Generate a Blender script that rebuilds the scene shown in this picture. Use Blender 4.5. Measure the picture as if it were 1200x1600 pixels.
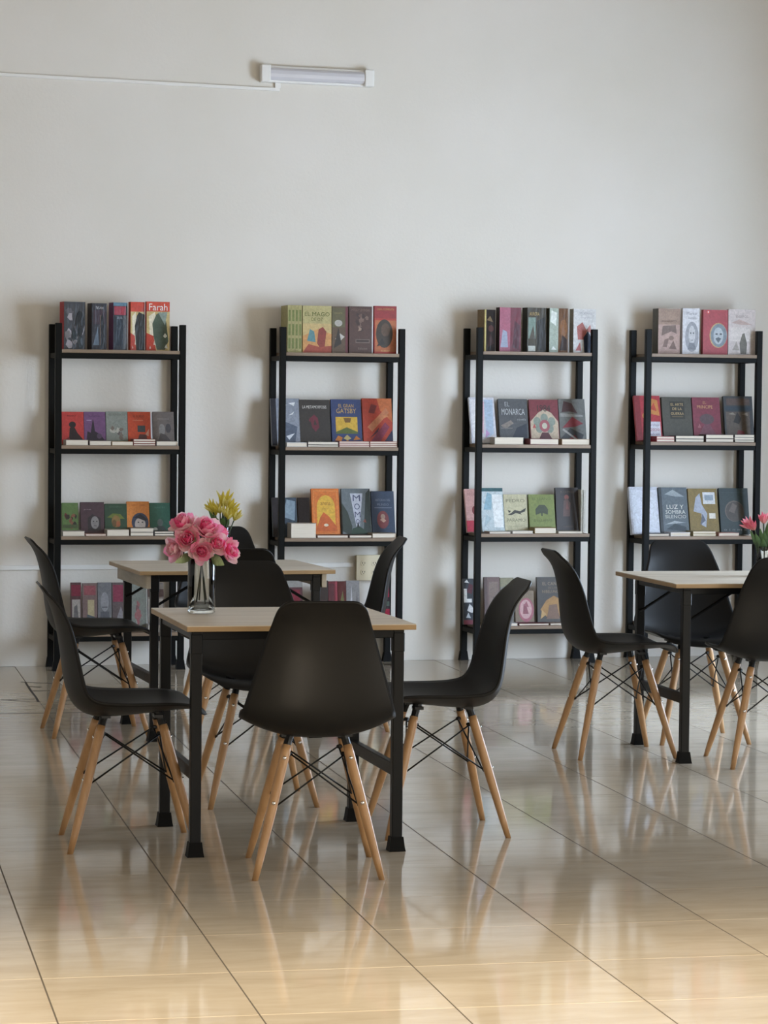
import bpy, bmesh, math, random
from mathutils import Vector, Matrix, noise
random.seed(7)
S = bpy.context.scene
C = S.collection
for o in list(bpy.data.objects):
    bpy.data.objects.remove(o)

# ------------------------------------------------------------------ camera
F_PX, PITCH, ROLL, YAW = 4191.2, 0.0393558, 0.0101413, 0.204675
fw = Vector((math.sin(YAW)*math.cos(PITCH), math.cos(YAW)*math.cos(PITCH), -math.sin(PITCH)))
rt = Vector((math.cos(YAW), -math.sin(YAW), 0.0))
up = rt.cross(fw)
r2 = rt*math.cos(ROLL) + up*math.sin(ROLL)
u2 = -rt*math.sin(ROLL) + up*math.cos(ROLL)
cam = bpy.data.cameras.new('camera')
cam.sensor_fit = 'VERTICAL'
cam.sensor_height = 36.0
cam.sensor_width = 27.0
cam.lens = F_PX*36.0/1600.0
cam.clip_start = 0.05
camo = bpy.data.objects.new('camera', cam)
C.objects.link(camo)
m = Matrix((r2, u2, -fw)).transposed().to_4x4()
m.translation = Vector((0, 0, 1.4))
camo.matrix_world = m
S.camera = camo

# ------------------------------------------------------------------ world, sun, window light, exposure
S.view_settings.view_transform = 'Standard'
S.view_settings.look = 'None'
S.view_settings.gamma = 1.0
S.view_settings.use_curve_mapping = False
S.view_settings.exposure = -0.11
w = bpy.data.worlds.new('sky'); S.world = w; w.use_nodes = True
bg = w.node_tree.nodes['Background']
bg.inputs[0].default_value = (0.62, 0.78, 1.0, 1); bg.inputs[1].default_value = 1.0
try:
    S.cycles.use_denoising = True
    S.cycles.max_bounces = 10
    S.cycles.diffuse_bounces = 5
    S.cycles.glossy_bounces = 5
    S.cycles.transmission_bounces = 10
    S.cycles.transparent_max_bounces = 12
    S.cycles.caustics_reflective = False
    S.cycles.caustics_refractive = False
    S.cycles.sample_clamp_indirect = 6.0
except Exception:
    pass

def lamp(name, kind, loc, target, energy, color, size=None, angle=None, spread=None):
    l = bpy.data.lights.new(name, kind); l.energy = energy; l.color = color
    if size: l.shape = 'RECTANGLE'; l.size, l.size_y = size
    if angle: l.angle = angle
    if spread: l.spread = spread
    o = bpy.data.objects.new(name, l); C.objects.link(o); o.location = loc
    d = Vector(target) - Vector(loc)
    o.rotation_euler = d.to_track_quat('-Z', 'Z' if kind == 'AREA' and abs(d.z) < .99*d.length else 'Y').to_euler()
    return o
SUN_E = math.radians(20.7)
lamp('sun', 'SUN', (0, -6, 6), (0.25, -6+math.cos(SUN_E), 6-math.sin(SUN_E)*1.03), 14.0, (1.0, .86, .64), angle=math.radians(3.6))
# daylight entering through the openings of the right wall and the front
lamp('daylight_far_window', 'AREA', (5.9, 10.7, 1.45), (0, 11.3, 1.45), 510, (.65, .80, 1.0), size=(3.8, 2.1))
lamp('daylight_near_window', 'AREA', (5.9, 4.2, 1.7), (0, 5.6, 1.5), 205, (1.0, .94, .80), size=(4.2, 2.5))
lamp('daylight_front_opening', 'AREA', (2.0, -.9, 1.7), (2.0, 8, 1.5), 95, (1.0, .86, .62), size=(7.0, 2.6))

# ------------------------------------------------------------------ materials
def new_mat(name):
    mt = bpy.data.materials.new(name); mt.use_nodes = True
    return mt, mt.node_tree.nodes, mt.node_tree.links, mt.node_tree.nodes['Principled BSDF']
def srgb(h, k=1.0):
    v = [int(h[i:i+2], 16)/255 for i in (0, 2, 4)]
    v = [x/12.92 if x <= .04045 else ((x+.055)/1.055)**2.4 for x in v]
    return tuple(min(.9, x*k) for x in v) + (1.0,)
def simple(name, col, rough=.5, metal=0.0, bump=0.0, bscale=200, coat=0.0, spec=.5):
    mt, n, l, p = new_mat(name)
    p.inputs['Base Color'].default_value = col if len(col) == 4 else (*col, 1)
    p.inputs['Roughness'].default_value = rough
    p.inputs['Metallic'].default_value = metal
    p.inputs['Coat Weight'].default_value = coat
    p.inputs['Specular IOR Level'].default_value = spec
    if bump:
        tc = n.new('ShaderNodeTexCoord'); nz = n.new('ShaderNodeTexNoise'); nz.inputs['Scale'].default_value = bscale
        nz.inputs['Detail'].default_value = 3
        b = n.new('ShaderNodeBump'); b.inputs['Strength'].default_value = bump; b.inputs['Distance'].default_value = .002
        l.new(tc.outputs['Object'], nz.inputs['Vector']); l.new(nz.outputs['Fac'], b.inputs['Height']); l.new(b.outputs['Normal'], p.inputs['Normal'])
    return mt
def ramp(n, stops):
    r = n.new('ShaderNodeValToRGB'); e = r.color_ramp.elements
    while len(e) < len(stops): e.new(.5)
    for k, (pos, c) in enumerate(stops):
        e[k].position = pos; e[k].color = (*c, 1)
    return r
def streaky(name, stops, scale, stretch, rough, bump=0.0, rand=0.0, coord='Object', rough2=None, spec=.5):
    """noise stretched along one axis: wood grain and travertine veining"""
    mt, n, l, p = new_mat(name)
    tc = n.new('ShaderNodeTexCoord'); mp = n.new('ShaderNodeMapping'); mp.inputs['Scale'].default_value = stretch
    oi = n.new('ShaderNodeObjectInfo'); ad = n.new('ShaderNodeVectorMath'); ad.operation = 'ADD'
    ml = n.new('ShaderNodeMath'); ml.operation = 'MULTIPLY'; ml.inputs[1].default_value = 40.0
    l.new(oi.outputs['Random'], ml.inputs[0])
    l.new(tc.outputs[coord], mp.inputs['Vector']); l.new(mp.outputs['Vector'], ad.inputs[0]); l.new(ml.outputs[0], ad.inputs[1])
    nz = n.new('ShaderNodeTexNoise'); nz.inputs['Scale'].default_value = scale; nz.inputs['Detail'].default_value = 6; nz.inputs['Roughness'].default_value = .62
    nz.inputs['Distortion'].default_value = .6
    l.new(ad.outputs[0], nz.inputs['Vector'])
    r = ramp(n, stops); l.new(nz.outputs['Fac'], r.inputs['Fac'])
    out = r.outputs['Color']
    if rand:
        hs = n.new('ShaderNodeHueSaturation'); mr = n.new('ShaderNodeMapRange')
        mr.inputs['To Min'].default_value = 1-rand; mr.inputs['To Max'].default_value = 1+rand
        l.new(oi.outputs['Random'], mr.inputs['Value']); l.new(mr.outputs[0], hs.inputs['Value']); l.new(out, hs.inputs['Color']); out = hs.outputs['Color']
    l.new(out, p.inputs['Base Color'])
    p.inputs['Roughness'].default_value = rough
    p.inputs['Specular IOR Level'].default_value = spec
    if rough2 is not None:
        mr2 = n.new('ShaderNodeMapRange'); mr2.inputs['To Min'].default_value = rough; mr2.inputs['To Max'].default_value = rough2
        l.new(nz.outputs['Fac'], mr2.inputs['Value']); l.new(mr2.outputs[0], p.inputs['Roughness'])
    if bump:
        b = n.new('ShaderNodeBump'); b.inputs['Strength'].default_value = bump; b.inputs['Distance'].default_value = .001
        l.new(nz.outputs['Fac'], b.inputs['Height']); l.new(b.outputs['Normal'], p.inputs['Normal'])
    return mt
def printed(name, rough, gloss):
    mt, n, l, p = new_mat(name)
    a = n.new('ShaderNodeAttribute'); a.attribute_name = 'Col'
    tc0 = n.new('ShaderNodeTexCoord'); q = n.new('ShaderNodeTexNoise'); q.inputs['Scale'].default_value = 55; q.inputs['Detail'].default_value = 5; q.inputs['Distortion'].default_value = 1.2
    oi = n.new('ShaderNodeObjectInfo'); va = n.new('ShaderNodeVectorMath'); va.operation = 'ADD'
    mr = n.new('ShaderNodeMapRange'); mr.inputs['From Min'].default_value = .3; mr.inputs['From Max'].default_value = .7
    mr.inputs['To Min'].default_value = .8; mr.inputs['To Max'].default_value = 1.13
    vm = n.new('ShaderNodeVectorMath'); vm.operation = 'SCALE'
    l.new(tc0.outputs['Object'], va.inputs[0]); l.new(oi.outputs['Random'], va.inputs[1]); l.new(va.outputs[0], q.inputs['Vector'])
    l.new(q.outputs['Fac'], mr.inputs['Value']); l.new(a.outputs['Color'], vm.inputs[0]); l.new(mr.outputs[0], vm.inputs['Scale'])
    l.new(vm.outputs[0], p.inputs['Base Color'])      # mottled, picture-like ink
    p.inputs['Roughness'].default_value = rough
    if gloss:      # shrink-wrapped: a clear crinkled film
        p.inputs['Coat Weight'].default_value = .09; p.inputs['Specular IOR Level'].default_value = .15; p.inputs['Coat Roughness'].default_value = .12
        tc = n.new('ShaderNodeTexCoord'); nz = n.new('ShaderNodeTexNoise'); nz.inputs['Scale'].default_value = 22; nz.inputs['Detail'].default_value = 2
        mp = n.new('ShaderNodeMapping'); mp.inputs['Scale'].default_value = (1.6, 1, .5)
        b = n.new('ShaderNodeBump'); b.inputs['Strength'].default_value = .7; b.inputs['Distance'].default_value = .012
        l.new(tc.outputs['Object'], mp.inputs['Vector']); l.new(mp.outputs[0], nz.inputs['Vector'])
        l.new(nz.outputs['Fac'], b.inputs['Height']); l.new(b.outputs['Normal'], p.inputs['Coat Normal'])
    return mt
def wall_mat():
    mt, n, l, p = new_mat('painted plaster')
    tc = n.new('ShaderNodeTexCoord')
    nz = n.new('ShaderNodeTexNoise'); nz.inputs['Scale'].default_value = 1.3; nz.inputs['Detail'].default_value = 5
    r = ramp(n, [(.35, (.70, .665, .60)), (.65, (.735, .70, .645))])
    l.new(tc.outputs['Object'], nz.inputs['Vector']); l.new(nz.outputs['Fac'], r.inputs['Fac']); l.new(r.outputs['Color'], p.inputs['Base Color'])
    p.inputs['Roughness'].default_value = .8; p.inputs['Specular IOR Level'].default_value = .25
    n2 = n.new('ShaderNodeTexNoise'); n2.inputs['Scale'].default_value = 60; n2.inputs['Detail'].default_value = 4
    b = n.new('ShaderNodeBump'); b.inputs['Strength'].default_value = .25; b.inputs['Distance'].default_value = .004
    l.new(tc.outputs['Object'], n2.inputs['Vector']); l.new(n2.outputs['Fac'], b.inputs['Height']); l.new(b.outputs['Normal'], p.inputs['Normal'])
    return mt
def vcol(name, rough=.6, trans=0.0):
    mt, n, l, p = new_mat(name)
    a = n.new('ShaderNodeAttribute'); a.attribute_name = 'Col'
    l.new(a.outputs['Color'], p.inputs['Base Color']); p.inputs['Roughness'].default_value = rough
    if trans:      # light passes through a petal
        tr = n.new('ShaderNodeBsdfTranslucent'); mx = n.new('ShaderNodeMixShader'); mx.inputs[0].default_value = trans
        l.new(a.outputs['Color'], tr.inputs['Color']); l.new(p.outputs[0], mx.inputs[1]); l.new(tr.outputs[0], mx.inputs[2])
        l.new(mx.outputs[0], n['Material Output'].inputs['Surface'])
    return mt
def glass_mat():
    mt, n, l, p = new_mat('clear glass')
    p.inputs['Base Color'].default_value = (.95, .98, .97, 1); p.inputs['Roughness'].default_value = .01
    p.inputs['Transmission Weight'].default_value = 1.0; p.inputs['IOR'].default_value = 1.45
    return mt
M = dict(
    wall=wall_mat(),
    ceiling=simple('ceiling paint', (.42, .38, .33), .9),
    tile=streaky('polished beige travertine tile', [(.25, (.43, .355, .26)), (.5, (.50, .425, .325)), (.75, (.56, .485, .38))], 3.2, (1.0, 4.0, 1.0), .05, 0, .03, rough2=.09, spec=.7),
    grout=simple('dirty grout', (.10, .08, .06), .8),
    dirt=simple('dirt in cracked tile', (.03, .025, .022), .9),
    shell=simple('black moulded plastic', (.0085, .0083, .0082), .48, bump=.06, bscale=900, spec=.22),
    wood_leg=streaky('varnished beech', [(.3, (.35, .19, .080)), (.7, (.49, .29, .14))], 6, (6, 6, .6), .38, .02),
    wire=simple('black wire', (.004, .004, .004), .4, spec=.3),
    bolt=simple('zinc bolt', (.75, .74, .72), .25, metal=1.0),
    steel=simple('black powder coated steel', (.0022, .0027, .0024), .5, spec=.12),
    steel2=simple('satin black steel tube', (.0035, .0035, .0035), .42, spec=.2),
    rubber=simple('black plastic cap', (.0025, .0025, .0025), .6, spec=.12),
    top=streaky('grey oak laminate', [(.3, (.47, .41, .325)), (.5, (.60, .535, .435)), (.7, (.68, .62, .525))], 3.0, (.7, 9, 9), .4, .02),
    edge=streaky('oak edge band', [(.3, (.30, .19, .085)), (.7, (.42, .28, .14))], 5, (1, 1, 8), .45),
    apron=streaky('pale oak apron', [(.3, (.34, .29, .21)), (.7, (.46, .40, .31))], 5, (1, 1, 8), .5),
    board=streaky('brown oak shelf board', [(.3, (.17, .115, .072)), (.7, (.28, .20, .135))], 4, (.8, 8, 8), .5),
    pages=streaky('cream page block', [(.3, (.62, .55, .45)), (.7, (.78, .72, .62))], 8, (1, 1, 60), .85),
    prt=printed('printed cover', .5, False),
    prg=printed('film wrapped cover', .4, True),
    petal=vcol('flower petal', .55, .45),
    leaf=vcol('leaf', .5),
    glass=glass_mat(),
    white=simple('white plastic', (.78, .77, .74), .4),
    diff=simple('lamp diffuser', (.60, .59, .62), .3),
    cream=simple('cream plastic', (.68, .60, .42), .45),
    slot=simple('dark slot', (.03, .028, .025), .6),
    patch=simple('patched plaster', (.655, .64, .60), .85, bump=.2, bscale=60),
)

# ------------------------------------------------------------------ helpers
def tag(o, label=None, cat=None, group=None, kind=None):
    if label: o['label'] = label
    if cat: o['category'] = cat
    if group: o['group'] = group
    if kind: o['kind'] = kind
    return o
def mesh(name, bm, smooth=False, mats=()):
    me = bpy.data.meshes.new(name); bm.normal_update(); bm.to_mesh(me); bm.free()
    for mt in mats: me.materials.append(mt)
    if smooth:
        for p in me.polygons: p.use_smooth = True
    return me
def obj(name, me, parent=None, loc=(0, 0, 0), rot=(0, 0, 0)):
    o = bpy.data.objects.new(name, me); C.objects.link(o); o.location = loc; o.rotation_euler = rot
    if parent: o.parent = parent
    return o
def thing(name, loc=(0, 0, 0), rz=0.0, label=None, cat=None, group=None):
    o = obj(name, None, None, loc, (0, 0, rz)); o.empty_display_size = .1
    return tag(o, label, cat, group)
def box(bm, x0, x1, y0, y1, z0, z1, mi=0):
    v = [bm.verts.new(p) for p in ((x0,y0,z0),(x1,y0,z0),(x1,y1,z0),(x0,y1,z0),(x0,y0,z1),(x1,y0,z1),(x1,y1,z1),(x0,y1,z1))]
    fs = [bm.faces.new([v[i] for i in q]) for q in ((3,2,1,0),(4,5,6,7),(0,1,5,4),(1,2,6,5),(2,3,7,6),(3,0,4,7))]
    for f in fs: f.material_index = mi
    return fs
def bevel(bm, w, seg=1):
    bmesh.ops.bevel(bm, geom=bm.edges[:], offset=w, segments=seg, affect='EDGES', profile=.5)
def bbox(x0, x1, y0, y1, z0, z1, bv=0.0, seg=1):
    bm = bmesh.new(); box(bm, x0, x1, y0, y1, z0, z1)
    if bv: bevel(bm, bv, seg)
    return bm
def tube(bm, a, b, r0, r1=None, seg=10, caps=True):
    a, b = Vector(a), Vector(b); r1 = r0 if r1 is None else r1
    d = (b-a).normalized(); x = d.orthogonal().normalized(); y = d.cross(x)
    ra = [bm.verts.new(a+(x*math.cos(t)+y*math.sin(t))*r0) for t in [2*math.pi*i/seg for i in range(seg)]]
    rb = [bm.verts.new(b+(x*math.cos(t)+y*math.sin(t))*r1) for t in [2*math.pi*i/seg for i in range(seg)]]
    for i in range(seg): bm.faces.new((ra[i], ra[(i+1)%seg], rb[(i+1)%seg], rb[i]))
    if caps: bm.faces.new(ra[::-1]); bm.faces.new(rb)
def path_tube(bm, pts, r, seg=8):
    for a, b in zip(pts[:-1], pts[1:]): tube(bm, a, b, r, r, seg)
def lathe(bm, prof, seg=32, cap0=True):
    rings = [[bm.verts.new((r*math.cos(2*math.pi*i/seg), r*math.sin(2*math.pi*i/seg), z)) for i in range(seg)] for r, z in prof]
    for a, b in zip(rings[:-1], rings[1:]):
        for i in range(seg): bm.faces.new((a[i], a[(i+1)%seg], b[(i+1)%seg], b[i]))
    return rings
def copy_tree(o, parent=None):
    c = o.copy(); C.objects.link(c)
    if parent: c.parent = parent
    for ch in o.children: copy_tree(ch, c)
    return c

# ------------------------------------------------------------------ the room
W0, WPHI = 14.2534, 0.06          # back wall: y = W0 + x tan(WPHI)
XL, XR, YF, ZC = -2.6, 5.7, -0.6, 4.6
RT = .3
def wy(x): return W0 + x*math.tan(WPHI)
bm = bmesh.new()
pts = [(XL-.3, wy(XL-.3)), (XR+.3, wy(XR+.3)), (XR+.3, wy(XR+.3)+.25), (XL-.3, wy(XL-.3)+.25)]
lo = [bm.verts.new((x, y, -.05)) for x, y in pts]; hi = [bm.verts.new((x, y, ZC+.2)) for x, y in pts]
bm.faces.new(lo[::-1]); bm.faces.new(hi)
for i in range(4): bm.faces.new((lo[i], lo[(i+1)%4], hi[(i+1)%4], hi[i]))
wall_back = obj('wall_back', mesh('wall_back', bm, mats=[M['wall']])); tag(wall_back, 'pale plaster wall behind the bookcases', kind='structure')
wall_left = obj('wall_left', mesh('wall_left', bbox(XL-.3, XL, YF-.3, wy(XL), -.05, ZC+.2), mats=[M['wall']])); tag(wall_left, kind='structure')
# right wall with two wide openings; lintels and piers are one wall
bm = bmesh.new()
WIN = [(1.6, 6.8, .35, 3.0), (8.8, 12.6, .35, 2.5)]
ys_ = [YF-.3, WIN[0][0], WIN[0][1], WIN[1][0], WIN[1][1], wy(XR)]
for a, b in ((0, 1), (2, 3), (4, 5)): box(bm, XR, XR+RT, ys_[a], ys_[b], -.05, ZC+.2)
for y0, y1, z0, z1 in WIN:
    box(bm, XR, XR+RT, y0, y1, -.05, z0); box(bm, XR, XR+RT, y0, y1, z1, ZC+.2)
wall_right = obj('wall_right', mesh('wall_right', bm, mats=[M['wall']])); tag(wall_right, kind='structure')
bm = bmesh.new()   # front wall: wide opening behind the camera, its lintel shades the back of the room
LINT = 3.02
box(bm, XL-.3, -2.2, YF-.3, YF, -.05, ZC+.2); box(bm, 5.2, XR+.3, YF-.3, YF, -.05, ZC+.2); box(bm, -2.2, 5.2, YF-.3, YF, LINT, ZC+.2)
wall_front = obj('wall_front', mesh('wall_front', bm, mats=[M['wall']])); tag(wall_front, kind='structure')
ceiling = obj('ceiling', mesh('ceiling', bbox(XL-.3, XR+.3, YF-.3, wy(XR)+.3, ZC, ZC+.2), mats=[M['ceiling']])); tag(ceiling, kind='structure')
floor = obj('floor', mesh('floor', bbox(XL-.3, XR+.3, YF-4, wy(XR)+.25, -.08, -.0008), mats=[M['grout']])); tag(floor, 'glossy beige stone tile floor', kind='structure')
TX, TY, OX, OY = .46279, .4682, .5117, 6.041
def tile_mesh(sx, sy, name):
    bm = bmesh.new(); g = .0022; h_ = .0008
    box(bm, g, sx-g, h_, sy-h_, -.012, 0)
    return mesh(name, bm, mats=[M['tile']])
tme = tile_mesh(TX, TY, 'tile')
rest = bmesh.new(); cnt = 0
def infrustum(x, y):
    d = Vector((x, y, -1.4)); z = d.dot(fw)
    if z < 1: return False
    px = 600+F_PX*d.dot(r2)/z; py = 800-F_PX*d.dot(u2)/z
    return -140 < px < 1340 and 900 < py < 1690
back_strip = []
for i in range(-8, 13):
    for j in range(-15, 19):
        x, y = OX+i*TX, OY+j*TY
        xe = min(x+TX, XR); xs = max(x, XL)
        if xe-xs < .03: continue
        ye = min(y+TY, wy(x)-.0)
        if ye-y < .03: continue
        vis = any(infrustum(px_, py_) for px_ in (x, x+TX/2, x+TX) for py_ in (y, y+TY/2, y+TY))
        full = ye-y > TY-.001 and xe-xs > TX-.001
        if vis and cnt < 298:
            me = tme if full else tile_mesh(xe-xs, ye-y, 'tile')
            obj('tile', me, floor, (xs, y, 0)); cnt += 1
        else:
            g = .0022; box(rest, xs+g, xe-g, y+.0008, ye-.0008, -.012, 0)
tag(obj('tile', mesh('more_tiles', rest, mats=[M['tile']]), floor), kind='stuff')
# chipped, dirt filled cracks near the back wall, lying in the tiles
bm = bmesh.new()
def crack(pts, wd):
    for (a, b) in zip(pts[:-1], pts[1:]):
        a, b = Vector((*a, .0004)), Vector((*b, .0004)); n = (b-a).cross(Vector((0, 0, 1))).normalized()*wd
        q = [bm.verts.new(p) for p in (a-n, b-n, b+n*.7, a+n*.7)]; bm.faces.new(q)
crack([(.972, 13.49), (.968, 13.1), (.972, 12.78), (.966, 12.58)], .006)
crack([(.95, 13.50), (1.02, 13.45), (1.08, 13.43), (1.16, 13.36)], .012)
crack([(.97, 13.28), (1.03, 13.24)], .014); crack([(.98, 13.06), (1.06, 13.08), (1.12, 13.1)], .012)
crack([(.80, 12.70), (.86, 12.66), (.93, 12.60)], .010); crack([(.83, 12.69), (.90, 12.72), (.96, 12.70)], .008)
tag(obj('crack', mesh('crack', bm, mats=[M['dirt']]), floor), 'dark dirt filled cracks in the tiles')
bm = bmesh.new(); box(bm, .5117+TX*0-.2, 1.2, 12.122, 12.136, -.002, .0003)
obj('dirty_joint', mesh('dirty_joint', bm, mats=[M['dirt']]), floor)
# no skirting where wall meets floor; placing of things fixed to the back wall
WALLR = (0, 0, WPHI)
def on_wall(name, x, z, label, cat, group=None):
    return thing(name, (x*math.cos(WPHI), W0+x*math.sin(WPHI), z), WPHI, label, cat, group)

# ------------------------------------------------------------------ chairs
ST = [(.245,.414,.150,-.030,.012),(.238,.426,.172,-.030,.014),(.222,.436,.190,-.026,.018),(.19,.441,.204,-.018,.024),(.13,.438,.216,-.006,.033),
(.06,.430,.224,0,.042),(-.01,.422,.228,0,.05),(-.07,.418,.230,.004,.056),(-.115,.420,.230,.012,.058),(-.15,.432,.228,.022,.054),(-.175,.455,.224,.032,.044),
(-.192,.49,.217,.038,.032),(-.203,.54,.206,.040,.018),(-.211,.60,.191,.038,.008),(-.220,.66,.175,.036,.002),(-.232,.715,.160,.033,-.002),(-.246,.76,.147,.027,-.005),
(-.260,.790,.138,.016,-.003),(-.270,.808,.130,.005,-.001),(-.279,.822,.117,.002,0),(-.285,.830,.103,0,0),(-.288,.833,.088,0,0)]
def cat_rom(T, t):
    k = min(int(t), len(T)-2); f = t-k
    p = [T[max(0, min(len(T)-1, k+d))] for d in (-1, 0, 1, 2)]
    return [.5*((2*b)+(c-a)*f+(2*a-5*b+4*c-d)*f*f+(3*b-a-3*c+d)*f**3) for a, b, c, d in zip(*p)]
def shell_mesh():
    bm = bmesh.new(); NV, NU = 54, 24; rows = []
    for i in range(NV+1):
        y, z, wd, ey, ez = cat_rom(ST, (len(ST)-1)*i/NV)
        row = []
        for j in range(NU+1):
            u = -1+2*j/NU; uu = math.sin(u*math.pi/2)*.35+u*.65; e = abs(uu)**2.3
            row.append(bm.verts.new((uu*wd, y+ey*e, z+ez*e)))
        rows.append(row)
    for a, b in zip(rows[:-1], rows[1:]):
        for j in range(NU): bm.faces.new((a[j], a[j+1], b[j+1], b[j]))
    bm.normal_update()
    bmesh.ops.recalc_face_normals(bm, faces=bm.faces[:])
    bmesh.ops.solidify(bm, geom=bm.faces[:], thickness=.0075)
    return mesh('seat_shell', bm, True, [M['shell']])
LT = {k: Vector((sx*.09, sy*.097, .388)) for k, (sx, sy) in dict(rl=(-1,-1), rr=(1,-1), fl=(-1,1), fr=(1,1)).items()}
LB = {k: Vector((sx*.188, sy*.20, 0)) for k, (sx, sy) in dict(rl=(-1,-1), rr=(1,-1), fl=(-1,1), fr=(1,1)).items()}
def leg_at(k, z): return LB[k].lerp(LT[k], z/.388)
def make_chair(label):
    t = thing('dining_chair', label=label, cat='chair', group='black shell chairs with wooden legs')
    obj('seat_shell', shell_mesh(), t)
    for k in LT:
        a, b = LT[k], LB[k]; out = Vector((b.x, b.y, 0)).normalized()
        bm = bmesh.new()
        n = 8; prof = [(0, .0138), (.06, .0152), (.5, .0148), (.85, .0118), (1, .010)]
        rings = []
        d = (b-a).normalized(); x = Vector((0, 0, 1)).cross(d).normalized(); y = d.cross(x)
        for f, r in prof:
            c = a.lerp(b, f)
            rg = []
            for i in range(12):
                th = 2*math.pi*i/12
                v = c+(x*math.cos(th)+y*math.sin(th))*r
                if f == 1: v.z = 0.0
                rg.append(bm.verts.new(v))
            rings.append(rg)
        for p, q in zip(rings[:-1], rings[1:]):
            for i in range(12): bm.faces.new((p[i], p[(i+1)%12], q[(i+1)%12], q[i]))
        bm.faces.new(rings[0][::-1]); bm.faces.new(rings[-1])
        bmesh.ops.recalc_face_normals(bm, faces=bm.faces[:])
        leg = obj('leg', mesh('leg', bm, True, [M['wood_leg']]), t)
        for z in (.352, .222):
            side = Vector((0, 1 if b.y > 0 else -1, 0))
            bm = bmesh.new(); c = leg_at(k, z)
            tube(bm, c+side*.0135, c+side*.0185, .0062, .005, 10)
            obj('bolt', mesh('bolt', bm, True, [M['bolt']]), leg)
        # bracket between shell and leg
        bm = bmesh.new(); top = Vector((b.x/abs(b.x)*.078, b.y/abs(b.y)*.083, .428))
        tube(bm, a+(a-b).normalized()*-.012, a+(top-a)*.45, .0125, .012, 8); tube(bm, a+(top-a)*.4, top+Vector((0, 0, .004)), .012, .016, 8)
        box(bm, top.x-.028, top.x+.028, top.y-.014, top.y+.014, .412, .421)
        tube(bm, leg_at(k, .360), leg_at(k, .360)-out*.03, .008, .006, 6)
        obj('bracket', mesh('bracket', bm, False, [M['wire']]), t)
    for p, q in (('rl','rr'),('rr','fr'),('fr','fl'),('fl','rl')):
        for a, b in ((p, q), (q, p)):
            bm = bmesh.new()
            oa = Vector((LB[a].x, LB[a].y, 0)).normalized()*-.022; ob = Vector((LB[b].x, LB[b].y, 0)).normalized()*-.018
            A, B_ = leg_at(a, .362)+oa, leg_at(b, .215)+ob
            if a == q: A = A+Vector((0, 0, -.006)); B_ = B_+Vector((0, 0, -.004))
            path_tube(bm, [A, B_, leg_at(b, .206)+ob*.3], .0029, 6)
            obj('wire_brace', mesh('wire_brace', bm, True, [M['wire']]), t)
    return t
CH = [(1.443,7.946,-.105,'black shell chair nearest the camera, its back turned to it'),
(.942,8.497,-1.583,'black shell chair at left side of the table with pink flowers'),
(1.976,8.615,1.555,'black shell chair at right side of the table with pink flowers'),
(1.487,9.363,3.142,'black shell chair facing the camera behind the pink flower table'),
(1.640,10.80,-.13,'black shell chair with only its top showing before the yellow flower table'),
(1.116,11.391,-1.52,'black shell chair at left side of the yellow flower table'),
(2.172,11.45,1.52,'black shell chair at right of yellow flower table, mostly hidden below'),
(1.795,12.12,3.14,'black shell chair hidden behind the yellow flowers, facing the camera'),
(3.655,10.10,-.06,'black shell chair cut by the right edge, its back to the camera'),
(3.132,10.439,-1.556,'black shell chair at left side of the right hand table'),
(3.606,10.858,3.091,'black shell chair behind the right hand table, facing the camera')]
proto = make_chair(CH[0][3])
for i, (x, y, rz, lab) in enumerate(CH):
    c = proto if i == 0 else copy_tree(proto)
    c.location = (x, y, 0); c.rotation_euler = (0, 0, rz); c['label'] = lab

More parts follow.
